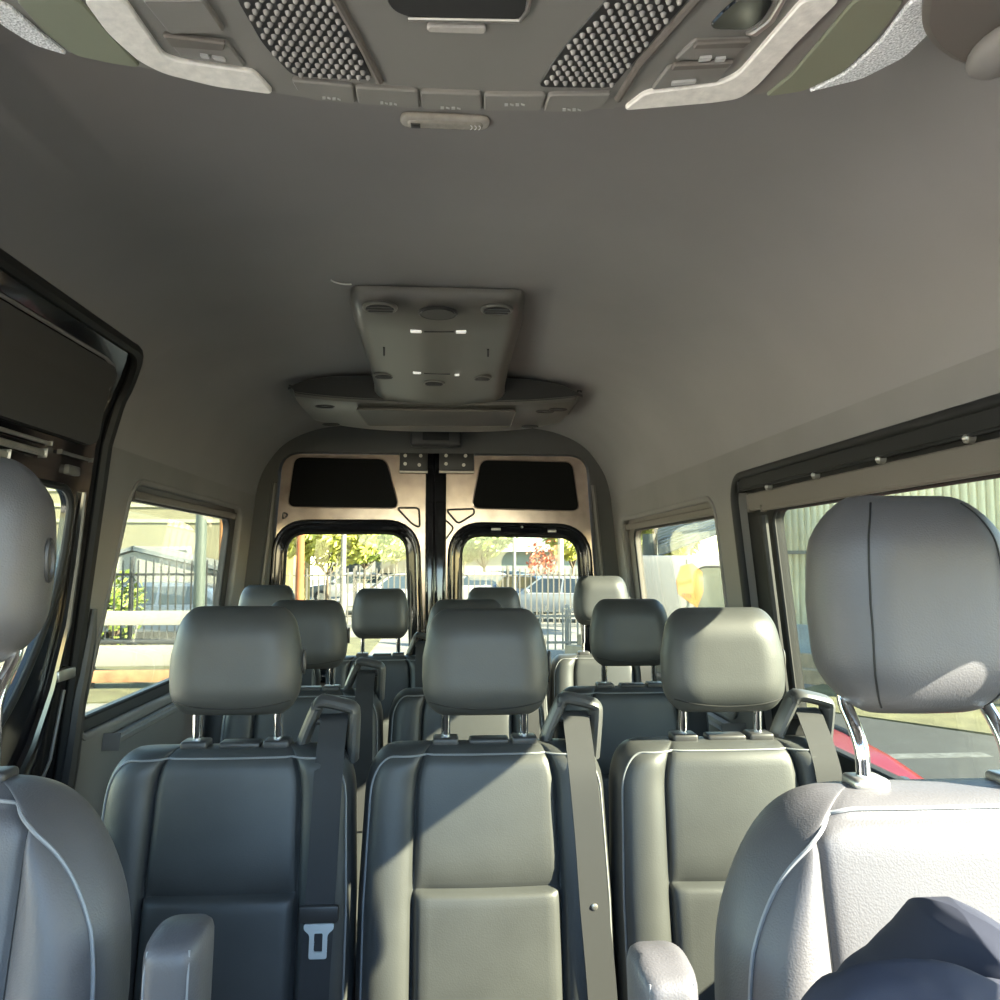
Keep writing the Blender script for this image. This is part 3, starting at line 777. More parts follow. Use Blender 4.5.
# ---- jacket heaped on the sunlit front seat
def jacket():
    JX, JY, JZ = .385, .625, FLOOR + .478
    t = thing('jacket', 'crumpled dark navy jacket heaped on the sunlit front seat', 'jacket', (JX, JY, JZ))
    f = lambda q: ((q[0] - 445) / FPX * JY - JX, (562 - q[1] - 9) / FPX * JY - JZ)
    left = [f(q) for q in ((800, 1620), (803, 1300), (812, 1100), (826, 1030), (836, 1003), (852, 984), (874, 972), (890, 957), (905, 945), (922, 927), (936, 912), (950, 903), (960, 900.5))]
    right = [f(q) for q in ((1130, 1620), (1128, 1300), (1105, 1100), (1075, 1010), (1040, 950), (1012, 922), (995, 910), (978, 903), (966, 900.5))]
    L = [(z, x) for x, z in left]; R = [(z, x) for x, z in right]; top = L[-1][0]; L[0] = (0, L[0][1]); R[0] = (0, R[0][1])
    folds = [([(905, 972), (921, 956), (944, 934), (954, 922)], .014, .013), ([(950, 928), (960, 944), (973, 961), (1000, 986), (1040, 1010)], .024, .015),
             ([(942, 912), (955, 920), (977, 939), (1000, 966), (1040, 1000)], -.034, .013), ([(893, 958), (914, 966), (940, 973), (975, 984)], -.020, .009),
             ([(950, 908), (975, 915), (1000, 928), (1040, 960)], .014, .012), ([(930, 960), (945, 975), (965, 990)], .010, .010)]
    folds = [([Vector(f(q)) for q in P], A, w) for P, A, w in folds]
    def dist(p, P):
        best = 9
        for a, b in zip(P, P[1:]):
            ab = b - a; u = max(0, min(1, (p - a).dot(ab) / ab.length_squared)); best = min(best, (p - a - ab * u).length)
        return best
    NZ, NX = 120, 110; vs, fs = [], []
    zs = [top * (1 - (1 - k / NZ) ** 1.6) for k in range(NZ + 1)]
    for side in (-1, 1):
        for z in zs:
            a, c = lerp_table(L, z), lerp_table(R, z)
            for i_ in range(NX + 1):
                u = (1 - cos(pi * i_ / NX)) / 2; x = a + (c - a) * u; d = min(x - a, c - x, (top - z) * 1.2 + .0)
                g = min(1, max(0, d) / .06); pr = sqrt(max(0, 1 - (1 - g) ** 2)); y = side * .078 * pr
                if side < 0:
                    h = 0
                    for P, A, w in folds:
                        q = dist(Vector((x, z)), P); h += 1.35 * A * exp(-(q / w) ** 2)
                    h += .007 * noise.noise((x * 22, z * 22, 1)) + .006 * (1 - 2 * abs(noise.noise((x * 14 + z * 8, z * 14 - x * 8, 4))))
                    y -= h * min(1, g * 3)
                vs.append((x, y, z))
    n = (NZ + 1) * (NX + 1)
    for b_ in (0, n):
        for j in range(NZ):
            for i_ in range(NX):
                a = b_ + j * (NX + 1) + i_; q = (a, a + 1, a + NX + 2, a + NX + 1); fs.append(q if b_ else q[::-1])
    for i_ in range(NX): fs.append((i_, i_ + 1, n + i_ + 1, n + i_))
    b = MB(); b.add(vs, fs); b.done('body', CLOTH, t, smooth=80, merge=True)
    # sleeve rolled across the front, lower edge of the view
    pts = catmull([PY(*q, .530) - Vector((JX, JY, JZ)) for q in ((838, 1075), (850, 1040), (878, 1018), (930, 1016), (985, 1030), (1050, 1055), (1110, 1110))], 8)
    vv, ff = [], []; nn = len(pts); seg = 36
    for i_, p in enumerate(pts):
        td = (pts[min(i_ + 1, nn - 1)] - pts[max(i_ - 1, 0)]).normalized(); a = Vector((0, 1, 0)); c = td.cross(a).normalized()
        rr = .030 * (1 if 2 < i_ < nn - 3 else (.55, .82, .95)[min(i_, nn - 1 - i_, 2)])
        for k in range(seg):
            th_ = 2 * pi * k / seg
            q = rr * (1 + .16 * noise.noise((cos(th_) * 1.8, sin(th_) * 1.8, i_ * .12)) + .10 * (1 - 2 * abs(noise.noise((th_ * 1.5, i_ * .10, 3)))))
            vv.append(p + a * cos(th_) * q + c * sin(th_) * q)
    for i_ in range(nn - 1):
        for k in range(seg):
            l = (k + 1) % seg; ff.append((i_ * seg + k, i_ * seg + l, (i_ + 1) * seg + l, (i_ + 1) * seg + k))
    ff += [tuple(range(seg)), tuple((nn - 1) * seg + k for k in range(seg))[::-1]]
    b = MB(); b.add(vv, ff); b.done('sleeve', CLOTH, t, smooth=80)
    return t
jacket()
# ================================================================== roof fittings
# ---- overhead console above the windscreen (its underside lies .50 above the eye)
ZK = .50
oc = thing('overhead_console', 'grey overhead console with silver strips and dotted grilles above the windscreen', 'overhead console', (CX + .05, .70, .56))
O0 = Vector(oc.location)
def kp(px, py, z=ZK): p = PZ(px, py, z); return (p.x, p.y)
def slab(nm, pix, m, z0=ZK, th=.006, r=.008, par=None, up=None, smooth=30, bev=.0015):
    """plate whose lower face lies at z0; pix = its outline as seen"""
    pts = rpoly([kp(*q) for q in pix], r, 5) if r else [kp(*q) for q in pix]
    b = MB(); z1 = z0 + th
    if bev:
        area = sum(a[0] * c[1] - c[0] * a[1] for a, c in zip(pts, pts[1:] + pts[:1]))
        if area < 0: pts = pts[::-1]
        inn = offs(pts, -bev)
        b.plate([inn], lambda x, y: Vector((x, y, z0)) - O0, lambda x, y: Vector((x, y, z0 + th * .5)) - O0)
        b.loops([[Vector((x, y, z0)) - O0 for x, y in inn], [Vector((x, y, z0 + bev)) - O0 for x, y in pts], [Vector((x, y, z1)) - O0 for x, y in pts], [Vector((x, y, z1)) - O0 for x, y in inn]])
    else: b.plate([pts], lambda x, y: Vector((x, y, z0)) - O0, lambda x, y: Vector((x, y, z1)) - O0)
    return b.done(nm, m, par or oc, smooth=smooth)
body = [(-60, -60), (-30, 0), (0, 22), (32, 42), (66, 54), (130, 67), (214, 85), (282, 96), (330, 102), (450, 109), (600, 111), (626, 108), (740, 98), (812, 89), (862, 77), (908, 54), (940, 22), (960, -8), (1000, -70)]
bp = [kp(*q) for q in catmull([Vector((a, b, 0)) for a, b in body], 4) for q in [(q.x, q.y)]]
bp += [(bp[-1][0] - .08, .57), (bp[0][0] + .08, .57)]
bp = [(x, y) for x, y in bp]
area = sum(a[0] * c[1] - c[0] * a[1] for a, c in zip(bp, bp[1:] + bp[:1]))
if area < 0: bp = bp[::-1]
inn = offs(bp, -.004)
b = MB(); b.plate([inn], lambda x, y: Vector((x, y, ZK)) - O0, lambda x, y: Vector((x, y, ZK + .01)) - O0)
b.loops([[Vector((x, y, ZK)) - O0 for x, y in inn], [Vector((x, y, ZK + .004)) - O0 for x, y in bp], [Vector((x * .97, y - .02, ZK + .055)) - O0 for x, y in bp], [Vector((x * .95, y - .02, ZK + .055)) - O0 for x, y in inn]])
b.done('console_body', CONSOLE, oc, smooth=40)
d_ = .004
slab('speckled_trim', [(-34, -14), (0, 0), (10, 4), (40, 30), (70, 53), (34, 42), (0, 21)], SPECK, ZK - d_)
slab('speckled_trim', [(806, 90), (846, 70), (880, 38), (912, -4), (958, -4), (936, 24), (905, 54), (862, 76)], SPECK, ZK - d_)
slab('olive_panel', [(14, -4), (78, -4), (118, 40), (142, 66), (110, 61), (74, 53), (44, 30)], OLIVE, ZK - .003)
slab('olive_panel', [(764, 95), (792, 72), (856, -4), (906, -4), (876, 38), (842, 71), (804, 89)], OLIVE, ZK - .003)
slab('silver_strip', [(82, -6), (124, -6), (140, 18), (164, 52), (178, 57), (252, 68), (258, 72), (275, 91), (216, 83), (164, 70), (138, 57), (108, 30)], SILVER, ZK - .005, .006, .010)
slab('silver_strip', [(804, -6), (842, -6), (796, 40), (758, 82), (740, 95), (714, 99), (622, 107), (645, 89), (719, 80), (738, 71)], SILVER, ZK - .005, .006, .010)
# switch blocks
slab('switch', [(142, -6), (203, -6), (225, 27), (170, 29)], CONSOLE, ZK - .006, .007, .004)
slab('switch', [(162, 31), (227, 39), (246, 64), (182, 55)], CONSOLE, ZK - .004, .005, .004)
slab('switch_lip', [(162, 28), (226, 36), (224, 44), (172, 40)], BRPL, ZK - .008, .004, .003)
slab('switch', [(651, 87), (668, 64), (734, 59), (718, 79)], CONSOLE, ZK - .004, .005, .004)
slab('switch', [(674, 57), (694, 38), (752, 36), (734, 55)], CONSOLE, ZK - .004, .005, .004)
slab('switch_lip', [(670, 64), (674, 58), (734, 55), (728, 61)], BRPL, ZK - .008, .004, .002)
slab('switch_lip', [(692, 42), (696, 36), (752, 34), (744, 41)], BRPL, ZK - .008, .004, .002)
for pix in ([(200, 49), (208, 50), (210, 53), (202, 52)], [(212, 51), (224, 53), (226, 56), (215, 54)], [(700, 52), (712, 51), (710, 55), (698, 56)], [(716, 53), (726, 52), (724, 56), (714, 57)], [(672, 77), (696, 75), (695, 78), (671, 80)]):
    slab('switch_symbol', pix, mat('grey_print', (.42, .41, .39), .5), ZK - .0065, .003, 0, bev=0)
slab('storage_recess', [(706, 28), (724, 8), (742, -6), (778, -6), (764, 18), (748, 29)], GLOSS, ZK - .002, .003, .03)
slab('recess_rim', [(744, 32), (752, 30), (768, 18), (782, -6), (788, -6), (774, 20), (756, 34)], SATIN, ZK - .004, .004, .003)
# dotted grilles
def inside(p, poly):
    c = False; n = len(poly)
    for i in range(n):
        a, b_ = poly[i], poly[i - 1]
        if (a[1] > p[1]) != (b_[1] > p[1]) and p[0] < (b_[0] - a[0]) * (p[1] - a[1]) / (b_[1] - a[1]) + a[0]: c = not c
    return c
def grille(pix):
    g = slab('speaker_grille', pix, DARKPL, ZK - .001, .002, .012)
    poly = [kp(*q) for q in pix]; xs = [p[0] for p in poly]; ys_ = [p[1] for p in poly]
    b = MB(); st = .0098; j = 0; y = min(ys_)
    dome = [(0, 0, -.0042)] + [(cos(t) * .0018, sin(t) * .0018, -.0036) for t in [2 * pi * k / 8 for k in range(8)]] + [(cos(t) * .0031, sin(t) * .0031, 0) for t in [2 * pi * k / 8 for k in range(8)]]
    df = [(0, 1 + k, 1 + (k + 1) % 8) for k in range(8)] + [(1 + k, 9 + k, 9 + (k + 1) % 8, 1 + (k + 1) % 8) for k in range(8)]
    while y < max(ys_):
        x = min(xs) + (st / 2 if j % 2 else 0)
        while x < max(xs):
            if inside((x, y), poly) and all(inside((x + dx, y + dy), poly) for dx, dy in ((.004, 0), (-.004, 0), (0, .004), (0, -.004))):
                b.add([Vector((x + q[0], y + q[1], ZK - .0008 + q[2])) - O0 for q in dome], df)
            x += st
        y += st * .866; j += 1
    b.done('grille_dots', mat('grille_stud_plastic', (.26, .245, .225), .22, spec=.7), g, smooth=60)
grille([(233, -6), (334, -6), (350, 26), (374, 80), (292, 76), (262, 44)])
grille([(536, 87), (560, 50), (584, 22), (610, -6), (694, -6), (664, 28), (612, 88)])
for pix in ([(334, -6), (352, 26), (370, 60), (380, 80)], [(700, -6), (668, 30), (640, 62), (618, 98)]):
    b = MB(); b.tube([Vector((*kp(*q), ZK - .001)) - O0 for q in pix], .0042, 8); b.done('grille_rim', BRPL, oc)
# centre: recess with pull slot
slab('centre_flap', [(384, -8), (530, -8), (527, 8), (520, 17), (408, 15), (392, 8)], DARKPL, ZK - .003, .004, .012)
b = MB(); b.tube([Vector((*kp(*q), ZK - .003)) - O0 for q in [(530, -8), (527, 8), (519, 18), (408, 16)]], .0022, 8); b.done('flap_rim', SATIN, oc)
slab('lamp_slot', [(427, 22), (486, 23), (486, 31), (427, 29)], LENS, ZK - .004, .005, .006)
# row of switches along the rear edge
for pix, ic in (([(291, 76), (353, 82), (356, 100), (312, 96), (298, 88)], [(322, 93), (342, 95)]), ([(355, 83), (418, 87), (420, 105), (358, 100)], [(380, 98), (398, 100)]),
                ([(420, 88), (481, 90), (482, 107), (422, 105)], [(440, 103), (462, 104)]), ([(484, 91), (546, 91), (541, 107), (484, 107)], [(504, 100), (526, 100)]),
                ([(549, 91), (612, 90), (602, 103), (586, 108), (543, 108)], [(562, 105), (582, 105)])):
    s_ = slab('console_button', pix, CONSOLE, ZK - .005, .006, .005)
    (ax, ay), (bx_, by_) = ic
    b = MB()
    for k in range(4):
        x = ax + (bx_ - ax) * (k + .1) / 4; y = ay + (by_ - ay) * (k + .1) / 4
        q = [kp(x, y - 1.2, ZK), kp(x + (bx_ - ax) * .16, y - 1.2 + (k % 2), ZK), kp(x + (bx_ - ax) * .16, y + 1.4, ZK), kp(x, y + 1.4 - (k % 2), ZK)]
        b.plate([q], lambda x, y: Vector((x, y, ZK - .0056)) - O0, lambda x, y: Vector((x, y, ZK - .0045)) - O0)
    b.done('symbol', mat('grey_print', (.42, .41, .39), .5), s_, smooth=0)

# ---- courtesy lamp on the headliner
c = PZ(445, 125, .640)
dl = thing('dome_lamp', 'small clear oblong lamp on the headliner behind the overhead console', 'lamp', (c.x, c.y, .6495))
def lamp_pad(nm, w, d, h, m, z):
    P = Pad(-d, d, lambda z_: w, d * .9, d * .9, d * .9, d * .9, -h, h, d * .6, p=2.5, n=2)
    vs, fs = P.build(nodes(-1, 1, 26), nodes(-d, d, 14), lambda x, y, z_: (x, z_, y + z)); b = MB(); b.add(vs, fs); return b.done(nm, m, dl, smooth=70, merge=True)
lamp_pad('lamp_frame', .066, .017, .006, LENS, -.003)
lamp_pad('lens', .056, .011, .006, mat('lens_inner', (.36, .33, .29), .2, spec=.8, var=(120, .10)), -.006)
b = MB(); b.rbox(-.050, -.036, -.006, .006, -.0135, -.011, .001); b.done('lamp_switch', DARKPL, dl)
for k in range(3):
    b = MB(); b.tube([(.036 + .006 * k + .004 * cos(t), .006 * sin(t), -.0118) for t in [-1.2, -.6, 0, .6, 1.2]], .0008, 5); b.done('lens_rib', WHITEPL, dl)

# ---- roof air conditioner
ac = thing('roof_air_conditioner', 'grey roof air conditioner with round vents hanging from the headliner', 'air conditioner', (-.02, 2.5, .65))
A0 = Vector(ac.location)
ACM = mat('conditioner_plastic', (.115, .108, .094), .42, spec=.5, bump=('noise', 500, .05, .0004))
ACD = mat('conditioner_side', (.035, .034, .032), .5, spec=.4)
def section_loop(y, zc, w, bulge, ztop=.645, r=.03, n=9, xc=-.02):
    """cross section of the front housing: flat belly with rounded lower corners"""
    pts = []
    zb = zc
    for k in range(n): t = pi / 2 * k / (n - 1); pts.append(Vector((xc - w + r * (1 - cos(t)) - .02 * (1 - k / (n - 1)), y, zb + r * (1 - sin(t)))))
    for k in range(1, 8): s_ = k / 8; x = xc - w + r + (2 * w - 2 * r) * s_; pts.append(Vector((x, y, zb - bulge * sin(pi * s_))))
    for k in range(n): t = pi / 2 * (1 - k / (n - 1)); pts.append(Vector((xc + w - r * (1 - cos(t)) + .02 * (k / (n - 1)), y, zb + r * (1 - sin(t)))))
    pts.append(Vector((xc + w + .02, y, ztop))); pts.append(Vector((xc - w - .02, y, ztop)))
    return pts
ys_ = [(1.845, .640, .165, 0, .004), (1.85, .622, .178, .002, .02), (1.865, .606, .186, .004, .03), (1.89, .597, .190, .006, .03), (2.0, .588, .195, .010, .03), (2.2, .580, .194, .014, .03), (2.45, .568, .193, .018, .03), (2.62, .556, .196, .016, .03), (2.73, .545, .203, .010, .03), (2.80, .53, .21, .004, .03)]
Ls = [section_loop(y, z, w, bl, r=r) for (y, z, w, bl, r) in ys_]
b = MB(); b.loops([[p - A0 for p in l] for l in Ls], False); n = len(Ls[0]); b.f += [tuple(range(n)), tuple((len(Ls) - 1) * n + i for i in reversed(range(n)))]
fh = b.done('front_housing', ACM, ac, smooth=45)
def belly(x, y):
    """height of the front housing's underside"""
    t = lerp_table([(a[0], a[1]) for a in ys_], y); w = lerp_table([(a[0], a[2]) for a in ys_], y); bl = lerp_table([(a[0], a[3]) for a in ys_], y)
    s_ = (x + .02 + w - .03) / (2 * w - .06)
    return t - bl * sin(pi * min(1, max(0, s_)))
def on_belly(px, py):
    p = PZ(px, py, .59)
    for _ in range(6): p = PZ(px, py, belly(p.x, p.y))
    return p
# round vents and the big knob
for (px, py, r, nm) in ((380, 308, .036, 'air_vent'), (497, 310, .034, 'air_vent'), (438, 313, .044, 'control_dial'), (384, 376, .030, 'air_vent'), (434, 383, .030, 'air_vent'), (482, 378, .026, 'air_vent')):
    p = on_belly(px, py) - A0
    if nm == 'control_dial':
        b = MB(); b.tube([p + Vector((r * cos(t), r * sin(t), 0)) for t in [2 * pi * k / 28 for k in range(28)]], .004, 6, closed=True); b.done('dial_ring', DARKPL, ac)
        b = MB(); b.cyl(p + Vector((0, 0, .006)), p - Vector((0, 0, .004)), r * .9, 28); b.done('control_dial', ACD, ac)
    else:
        b = MB(); b.tube([p + Vector((r * cos(t), r * sin(t), .001)) for t in [2 * pi * k / 24 for k in range(24)]], .005, 8, closed=True); v = b.done('air_vent', ACM, ac)
        b = MB(); b.cyl(p + Vector((0, 0, .006)), p - Vector((0, 0, .0005)), r * .93, 24); b.done('vent_bowl', RUBBER, v)
        b = MB()
        for k in (-.5, 0, .5):
            hw_ = r * .9 * sqrt(1 - k * k); b.box(p.x - hw_, p.x + hw_, p.y + k * r - .002, p.y + k * r + .002, p.z - .005, p.z + .002)
        b.done('vent_vane', DARKPL, v, smooth=0)
for (px, py, w) in ((416, 331, .014), (461, 331.5, .013), (417, 372.5, .012), (457, 374.5, .007)):
    p = on_belly(px, py) - A0; b = MB(); b.rbox(p.x - w, p.x + w, p.y - .007, p.y + .007, p.z - .004, p.z + .004, .002); b.done('lamp_strip', mat('lamp_white', (.85, .83, .78), .3, emit=((1, .96, .88), .45)), ac)
for (a, c_) in (((424, 331.5), (454, 331.5)), ((424, 373), (450, 374))):
    p, q = on_belly(*a) - A0, on_belly(*c_) - A0; b = MB(); b.tube([p, q], .0025, 6); b.done('lamp_groove', DARKPL, ac)
for (px, y0, y1) in ((384, 347, 355), (488, 349, 356)):
    p, q = on_belly(px, y0) - A0, on_belly(px, y1) - A0; b = MB(); b.tube([p, q], .003, 6); b.done('belly_slot', RUBBER, ac)
# rear cross unit with swept ends
XA, XB = -.535, .475
def rear_sec(x):
    s_ = (x - (XA + XB) / 2) / ((XB - XA) / 2); a = abs(s_); e = a ** 3
    zt = min(.645, lerp_table([(0, .65), (.35, .64), (.44, .625), (.50, .60), (.56, .575)], abs(x - CX)) - .012)
    zb = .525 + .030 * e + (.02 if a > .97 else 0); zb = min(zb, zt - .006)
    yf = 2.70 + .02 * e; yr = 3.30 - .10 * e
    if a > .999: yf += .03; yr -= .03; zb = zt - .008
    lip = .012
    P = [(yf, zt), (yf, zb + .035), (yf + .012, zb + .012), (yf + .04, zb + .003), (yf + .2, zb), (yr - .14, zb - .002), (yr - .06, zb + .004), (yr - .02, zb + .022), (yr, zb + .05), (yr, max(zt, zb + .055))]
    return [Vector((x, y, min(z, zt))) for y, z in P]
xs = [XA + (XB - XA) * (1 - cos(pi * k / 40)) / 2 for k in range(41)]
Ls = [rear_sec(x) for x in xs]; b = MB(); b.loops([[p - A0 for p in l] for l in Ls], False); n = len(Ls[0])
b.f += [tuple(range(n)), tuple((len(Ls) - 1) * n + i for i in reversed(range(n)))]
b.done('rear_housing', ACM, ac, smooth=40)
fa = MB(); sec_ = [rear_sec(x) for x in xs[1:-1]]
L2 = [[q for q in (s_[0] + Vector((0, -.004, -.002)), s_[1] + Vector((0, -.004, -.010)), s_[1] + Vector((0, .002, -.010)), s_[0] + Vector((0, .002, -.002)))] for s_ in sec_]
fa.loops([[p - A0 for p in l] for l in L2], False); fa.f += [(0, 1, 2, 3), tuple(4 * (len(L2) - 1) + k for k in (3, 2, 1, 0))]; fa.done('front_fascia', mat('conditioner_fascia', (.018, .018, .018), .6), ac)
b = MB(); L = [p for x in xs[1:-1] for p in [rear_sec(x)[2]]]; b.tube([p + Vector((0, -.003, .012)) - A0 for p in L], .004, 6); b.done('housing_bead', ACD, ac)
pix = [(356, 408), (516, 410), (511, 425), (368, 424)]
pts = rpoly([tuple(PZ(*q, .524).to_2d()) for q in pix], .02, 5)
b = MB(); b.plate([pts], lambda x, y: Vector((x, y, .519)) - A0, lambda x, y: Vector((x, y, .527)) - A0); b.done('filter_panel', mat('filter_panel_plastic', (.050, .046, .040), .6), ac, smooth=20)
b = MB(); b.tube([Vector((x, y, .520)) - A0 for x, y in pts], .003, 6, closed=True); b.done('panel_rim', BRPL, ac)
for (px, py) in ((325, 406), (331, 424), (545, 411), (530, 426), (558, 409)):
    p = PZ(px, py, .527) - A0; b = MB(); b.tube([p + Vector((.030 * cos(t), .018 * sin(t), -.002)) for t in [2 * pi * k / 16 for k in range(16)]], .003, 6, closed=True); b.done('side_louvre', ACD, ac)
p = PY(336, 297, 1.78); q = PY(353, 296, 1.76)
# short pale wire from the housing into the headliner
b = MB(); b.tube(catmull([Vector((-.215, 1.79, .628)), Vector((-.232, 1.785, .626)), Vector((-.252, 1.79, .632)), Vector((-.262, 1.80, .640))], 5), .0018, 6)
w_ = b.done('loose_wire', mat('pale_wire', (.55, .55, .52), .5)); tag(w_, 'short pale wire end poking out beside the roof air conditioner', 'wire')

# ---- small box under the headliner above the rear doors
p = PY(436, 441, 3.60)
bl = thing('brake_light_housing', 'small black box under the headliner above the rear doors', 'light housing', (p.x, 3.60, .645))
b = MB(); b.rbox(-.115, .115, -.03, .05, -.125, -.005, .012, 3); b.done('housing', DARKPL, bl)
b = MB(); b.rbox(-.06, .06, -.034, -.028, -.10, -.05, .002); b.done('cover_plate', RUBBER, bl)

# ---- folded sun visor with its pivot at the top right
sv = thing('sun_visor', 'blurred brown-grey sun visor folded up at the top right corner', 'sun visor', (.50, .72, .49))
V0 = Vector(sv.location)
pts = rpoly([tuple(PZ(*q, .480).to_2d()) for q in [(921, 28), (934, 48), (956, 63), (986, 72), (1010, 70), (1080, -40), (1060, -170), (960, -170), (930, -60)]], .02, 6)
area = sum(a[0] * c[1] - c[0] * a[1] for a, c in zip(pts, pts[1:] + pts[:1]))
if area < 0: pts = pts[::-1]
inn = offs(pts, -.006)
b = MB(); b.plate([inn], lambda x, y: Vector((x, y, .478)) - V0, lambda x, y: Vector((x, y, .48)) - V0)
b.loops([[Vector((x, y, zz)) - V0 for x, y in pth] for pth, zz in ((inn, .478), (pts, .482), (pts, .491), (inn, .496))])
b.done('visor_pad', BRPL, sv, smooth=50)
c = PZ(1004, 50, .47)
b = MB(); b.ball(Vector((c.x, c.y, .470)) - V0, .03, 18, (.9, 1.3, .55)); b.done('pivot_cap', PANEL, sv)
# ================================================================== the place outside (ground 1.95 below the eye)
GZ = -1.95
def gp(px, Y, s=0): return (px - 445) / FPX * Y
GROUND = mat('dusty_concrete', (.14, .135, .12), .9, var=(1.2, .18), bump=('noise', 20, .3, .01))
ASPH = mat('asphalt', (.019, .022, .025), .85, var=(3, .15), bump=('noise', 120, .3, .004))
GRASSM = mat('dry_grass', (.088, .085, .042), .95, var=(2.5, .3), bump=('noise', 60, .6, .03))
b = MB(); b.box(-60, 60, -25, 90, GZ - .2, GZ - .0); b.done('ground', GROUND, kind='structure', smooth=0)
# asphalt lane on the right and in front, dry grass around
b = MB(); b.plate([[(1.2, 3.2), (10.4, 3.2), (5.2, 9.9), (1.4, 14.6), (1.2, 14.6)]], lambda x, y: (x, y, GZ + .012), lambda x, y: (x, y, GZ - .01)); b.done('road', ASPH, kind='structure', smooth=0)
b = MB(); b.box(-24, -2.6, -14, 8.2, GZ - .01, GZ + .012); b.done('bounce_ground', mat('pale_bounce_surface', (.74, .66, .61), .9, var=(2, .08)), kind='structure', smooth=0)  # unseen pale ground, added to bounce sunlight onto the right ceiling
b = MB(); b.plate([[(1.0, 3.18), (1.0, -.9), (-2.58, -.9), (-2.58, -14), (10, -14), (10, 3.18)]], lambda x, y: (x, y, GZ + .011), lambda x, y: (x, y, GZ - .01)); b.done('road', ASPH, kind='structure', smooth=0)  # unseen asphalt, added to cut the light bounced in from the front
rd = Vector((.63, -.777, 0)); rn = Vector((.777, .63, 0)); r0 = Vector((5.2, 9.9, 0))
def rs(a, n_, z): p = r0 + rd * a + rn * n_; return Vector((p.x, p.y, z))
def strip(nm, a0, a1, n0, n1, z0, z1, m, kind=None, par=None):
    b = MB(); L = [[rs(a, n_, z) for (n_, z) in ((n0, z0), (n1, z0), (n1, z1), (n0, z1))] for a in (a0, a1)]; b.loops(L, False); b.f += [(0, 1, 2, 3), (7, 6, 5, 4)]
    return b.done(nm, m, par, smooth=0, kind=kind)
g_ = strip('grass_verge', -1.5, 8, .0, 2.2, GZ - .02, GZ + .03, GRASSM, 'stuff'); tag(g_, 'dry yellow-green grass verge beyond the asphalt road', 'grass')
strip('kerb', -7, 8, 2.2, 2.45, GZ - .02, GZ + .22, mat('brown_kerb', (.26, .21, .14), .9, var=(4, .2)), 'structure')
strip('kerb', -7, 8, 2.60, 2.8, GZ - .02, GZ + .42, MATS['brown_kerb'], 'structure')
b = MB(); b.box(-16, -1.6, 11.6, 21, GZ - .03, GZ + .02); b.done('lawn', GRASSM, smooth=0, kind='structure')
# lane marking on the asphalt
p = PZ(935, 757, GZ)
b = MB(); b.box(p.x - .55, p.x + .55, p.y - .09, p.y + .09, GZ + .010, GZ + .017); tag(b.done('lane_marking', mat('worn_white_paint', (.07, .075, .078), .8, var=(9, .4)), smooth=0, kind='structure'), 'worn white lane marking on the asphalt', 'road marking')

# ---- corrugated building on the right
WALLM = mat('cream_corrugated_sheet', (.50, .46, .31), .6, var=(3, .10))
cb = thing('corrugated_wall', 'cream corrugated sheet wall beyond the road on the right', 'wall', tuple(rs(0, 4.5, GZ)))
C0 = Vector(cb.location)
b = MB(); prof_ = []; a = -4.4
while a < 6.5:
    for (da, dn) in ((0, 0), (.05, 0), (.065, -.05), (.115, -.05)): prof_.append((a + da, dn))
    a += .13
L = [[rs(a, 4.5 + dn, z) - C0 for a, dn in prof_] for z in (GZ + .75, GZ + 5.2)]
n = len(prof_); b.add([v for l in L for v in l], [(i, i + 1, n + i + 1, n + i) for i in range(n - 1)])
o = b.done('sheet_cladding', WALLM, cb, smooth=0); md = o.modifiers.new('solid', 'SOLIDIFY'); md.thickness = .01
for z, h in ((2.1, .07), (3.4, .07)):
    b = MB(); L = [[rs(a, n_, GZ + z + zz) - C0 for (n_, zz) in ((4.42, 0), (4.45, 0), (4.45, h), (4.42, h))] for a in (-4.4, 6.5)]; b.loops(L, False); b.f += [(0, 1, 2, 3), (7, 6, 5, 4)]; b.done('girt_rail', mat('grey_steel', (.16, .17, .17), .5, metal=.4), cb, smooth=0)
b = MB(); L = [[rs(a, n_, GZ + zz) - C0 for (n_, zz) in ((4.35, -.02), (4.7, -.02), (4.7, .76), (4.35, .76))] for a in (-4.4, 6.5)]; b.loops(L, False); b.f += [(0, 1, 2, 3), (7, 6, 5, 4)]; b.done('plinth', mat('pale_blue_grey_render', (.32, .36, .36), .8, var=(3, .15)), cb, smooth=0)

# ---- generic leafy plants
LEAFY = mat('green_leaves', (.16, .21, .035), .6, var=(3, .45)); LEAFD = mat('dark_leaves', (.060, .085, .030), .6, var=(3, .4)); LEAFYEL = mat('yellow_green_leaves', (.30, .31, .05), .6, var=(3, .4))  # plain green, dark green and yellow-green leaf colours
BARK = mat('bark', (.10, .075, .05), .9, var=(6, .3))
def crown(name, blobs, n, size, m, par, seed):
    rnd = random.Random(seed); b = MB()
    tot = sum(r[1] ** 2 for r in blobs)
    for (c, r, sq) in blobs:
        k = int(n * r * r / tot)
        for _ in range(k):
            v = Vector((rnd.gauss(0, 1), rnd.gauss(0, 1), rnd.gauss(0, 1))).normalized() * r * (.55 + .5 * rnd.random()) ; v.z *= sq
            p = Vector(c) + v; a = Vector((rnd.gauss(0, 1), rnd.gauss(0, 1), rnd.gauss(0, 1))).normalized(); t = a.orthogonal().normalized(); w = a.cross(t); s_ = size * (.6 + .8 * rnd.random())
            b.add([p - t * s_, p + w * s_ * .45 + a * s_ * .12, p + t * s_, p - w * s_ * .45 + a * s_ * .12], [(0, 1, 2), (0, 2, 3)])
    return b.done(name, m, par, smooth=0)
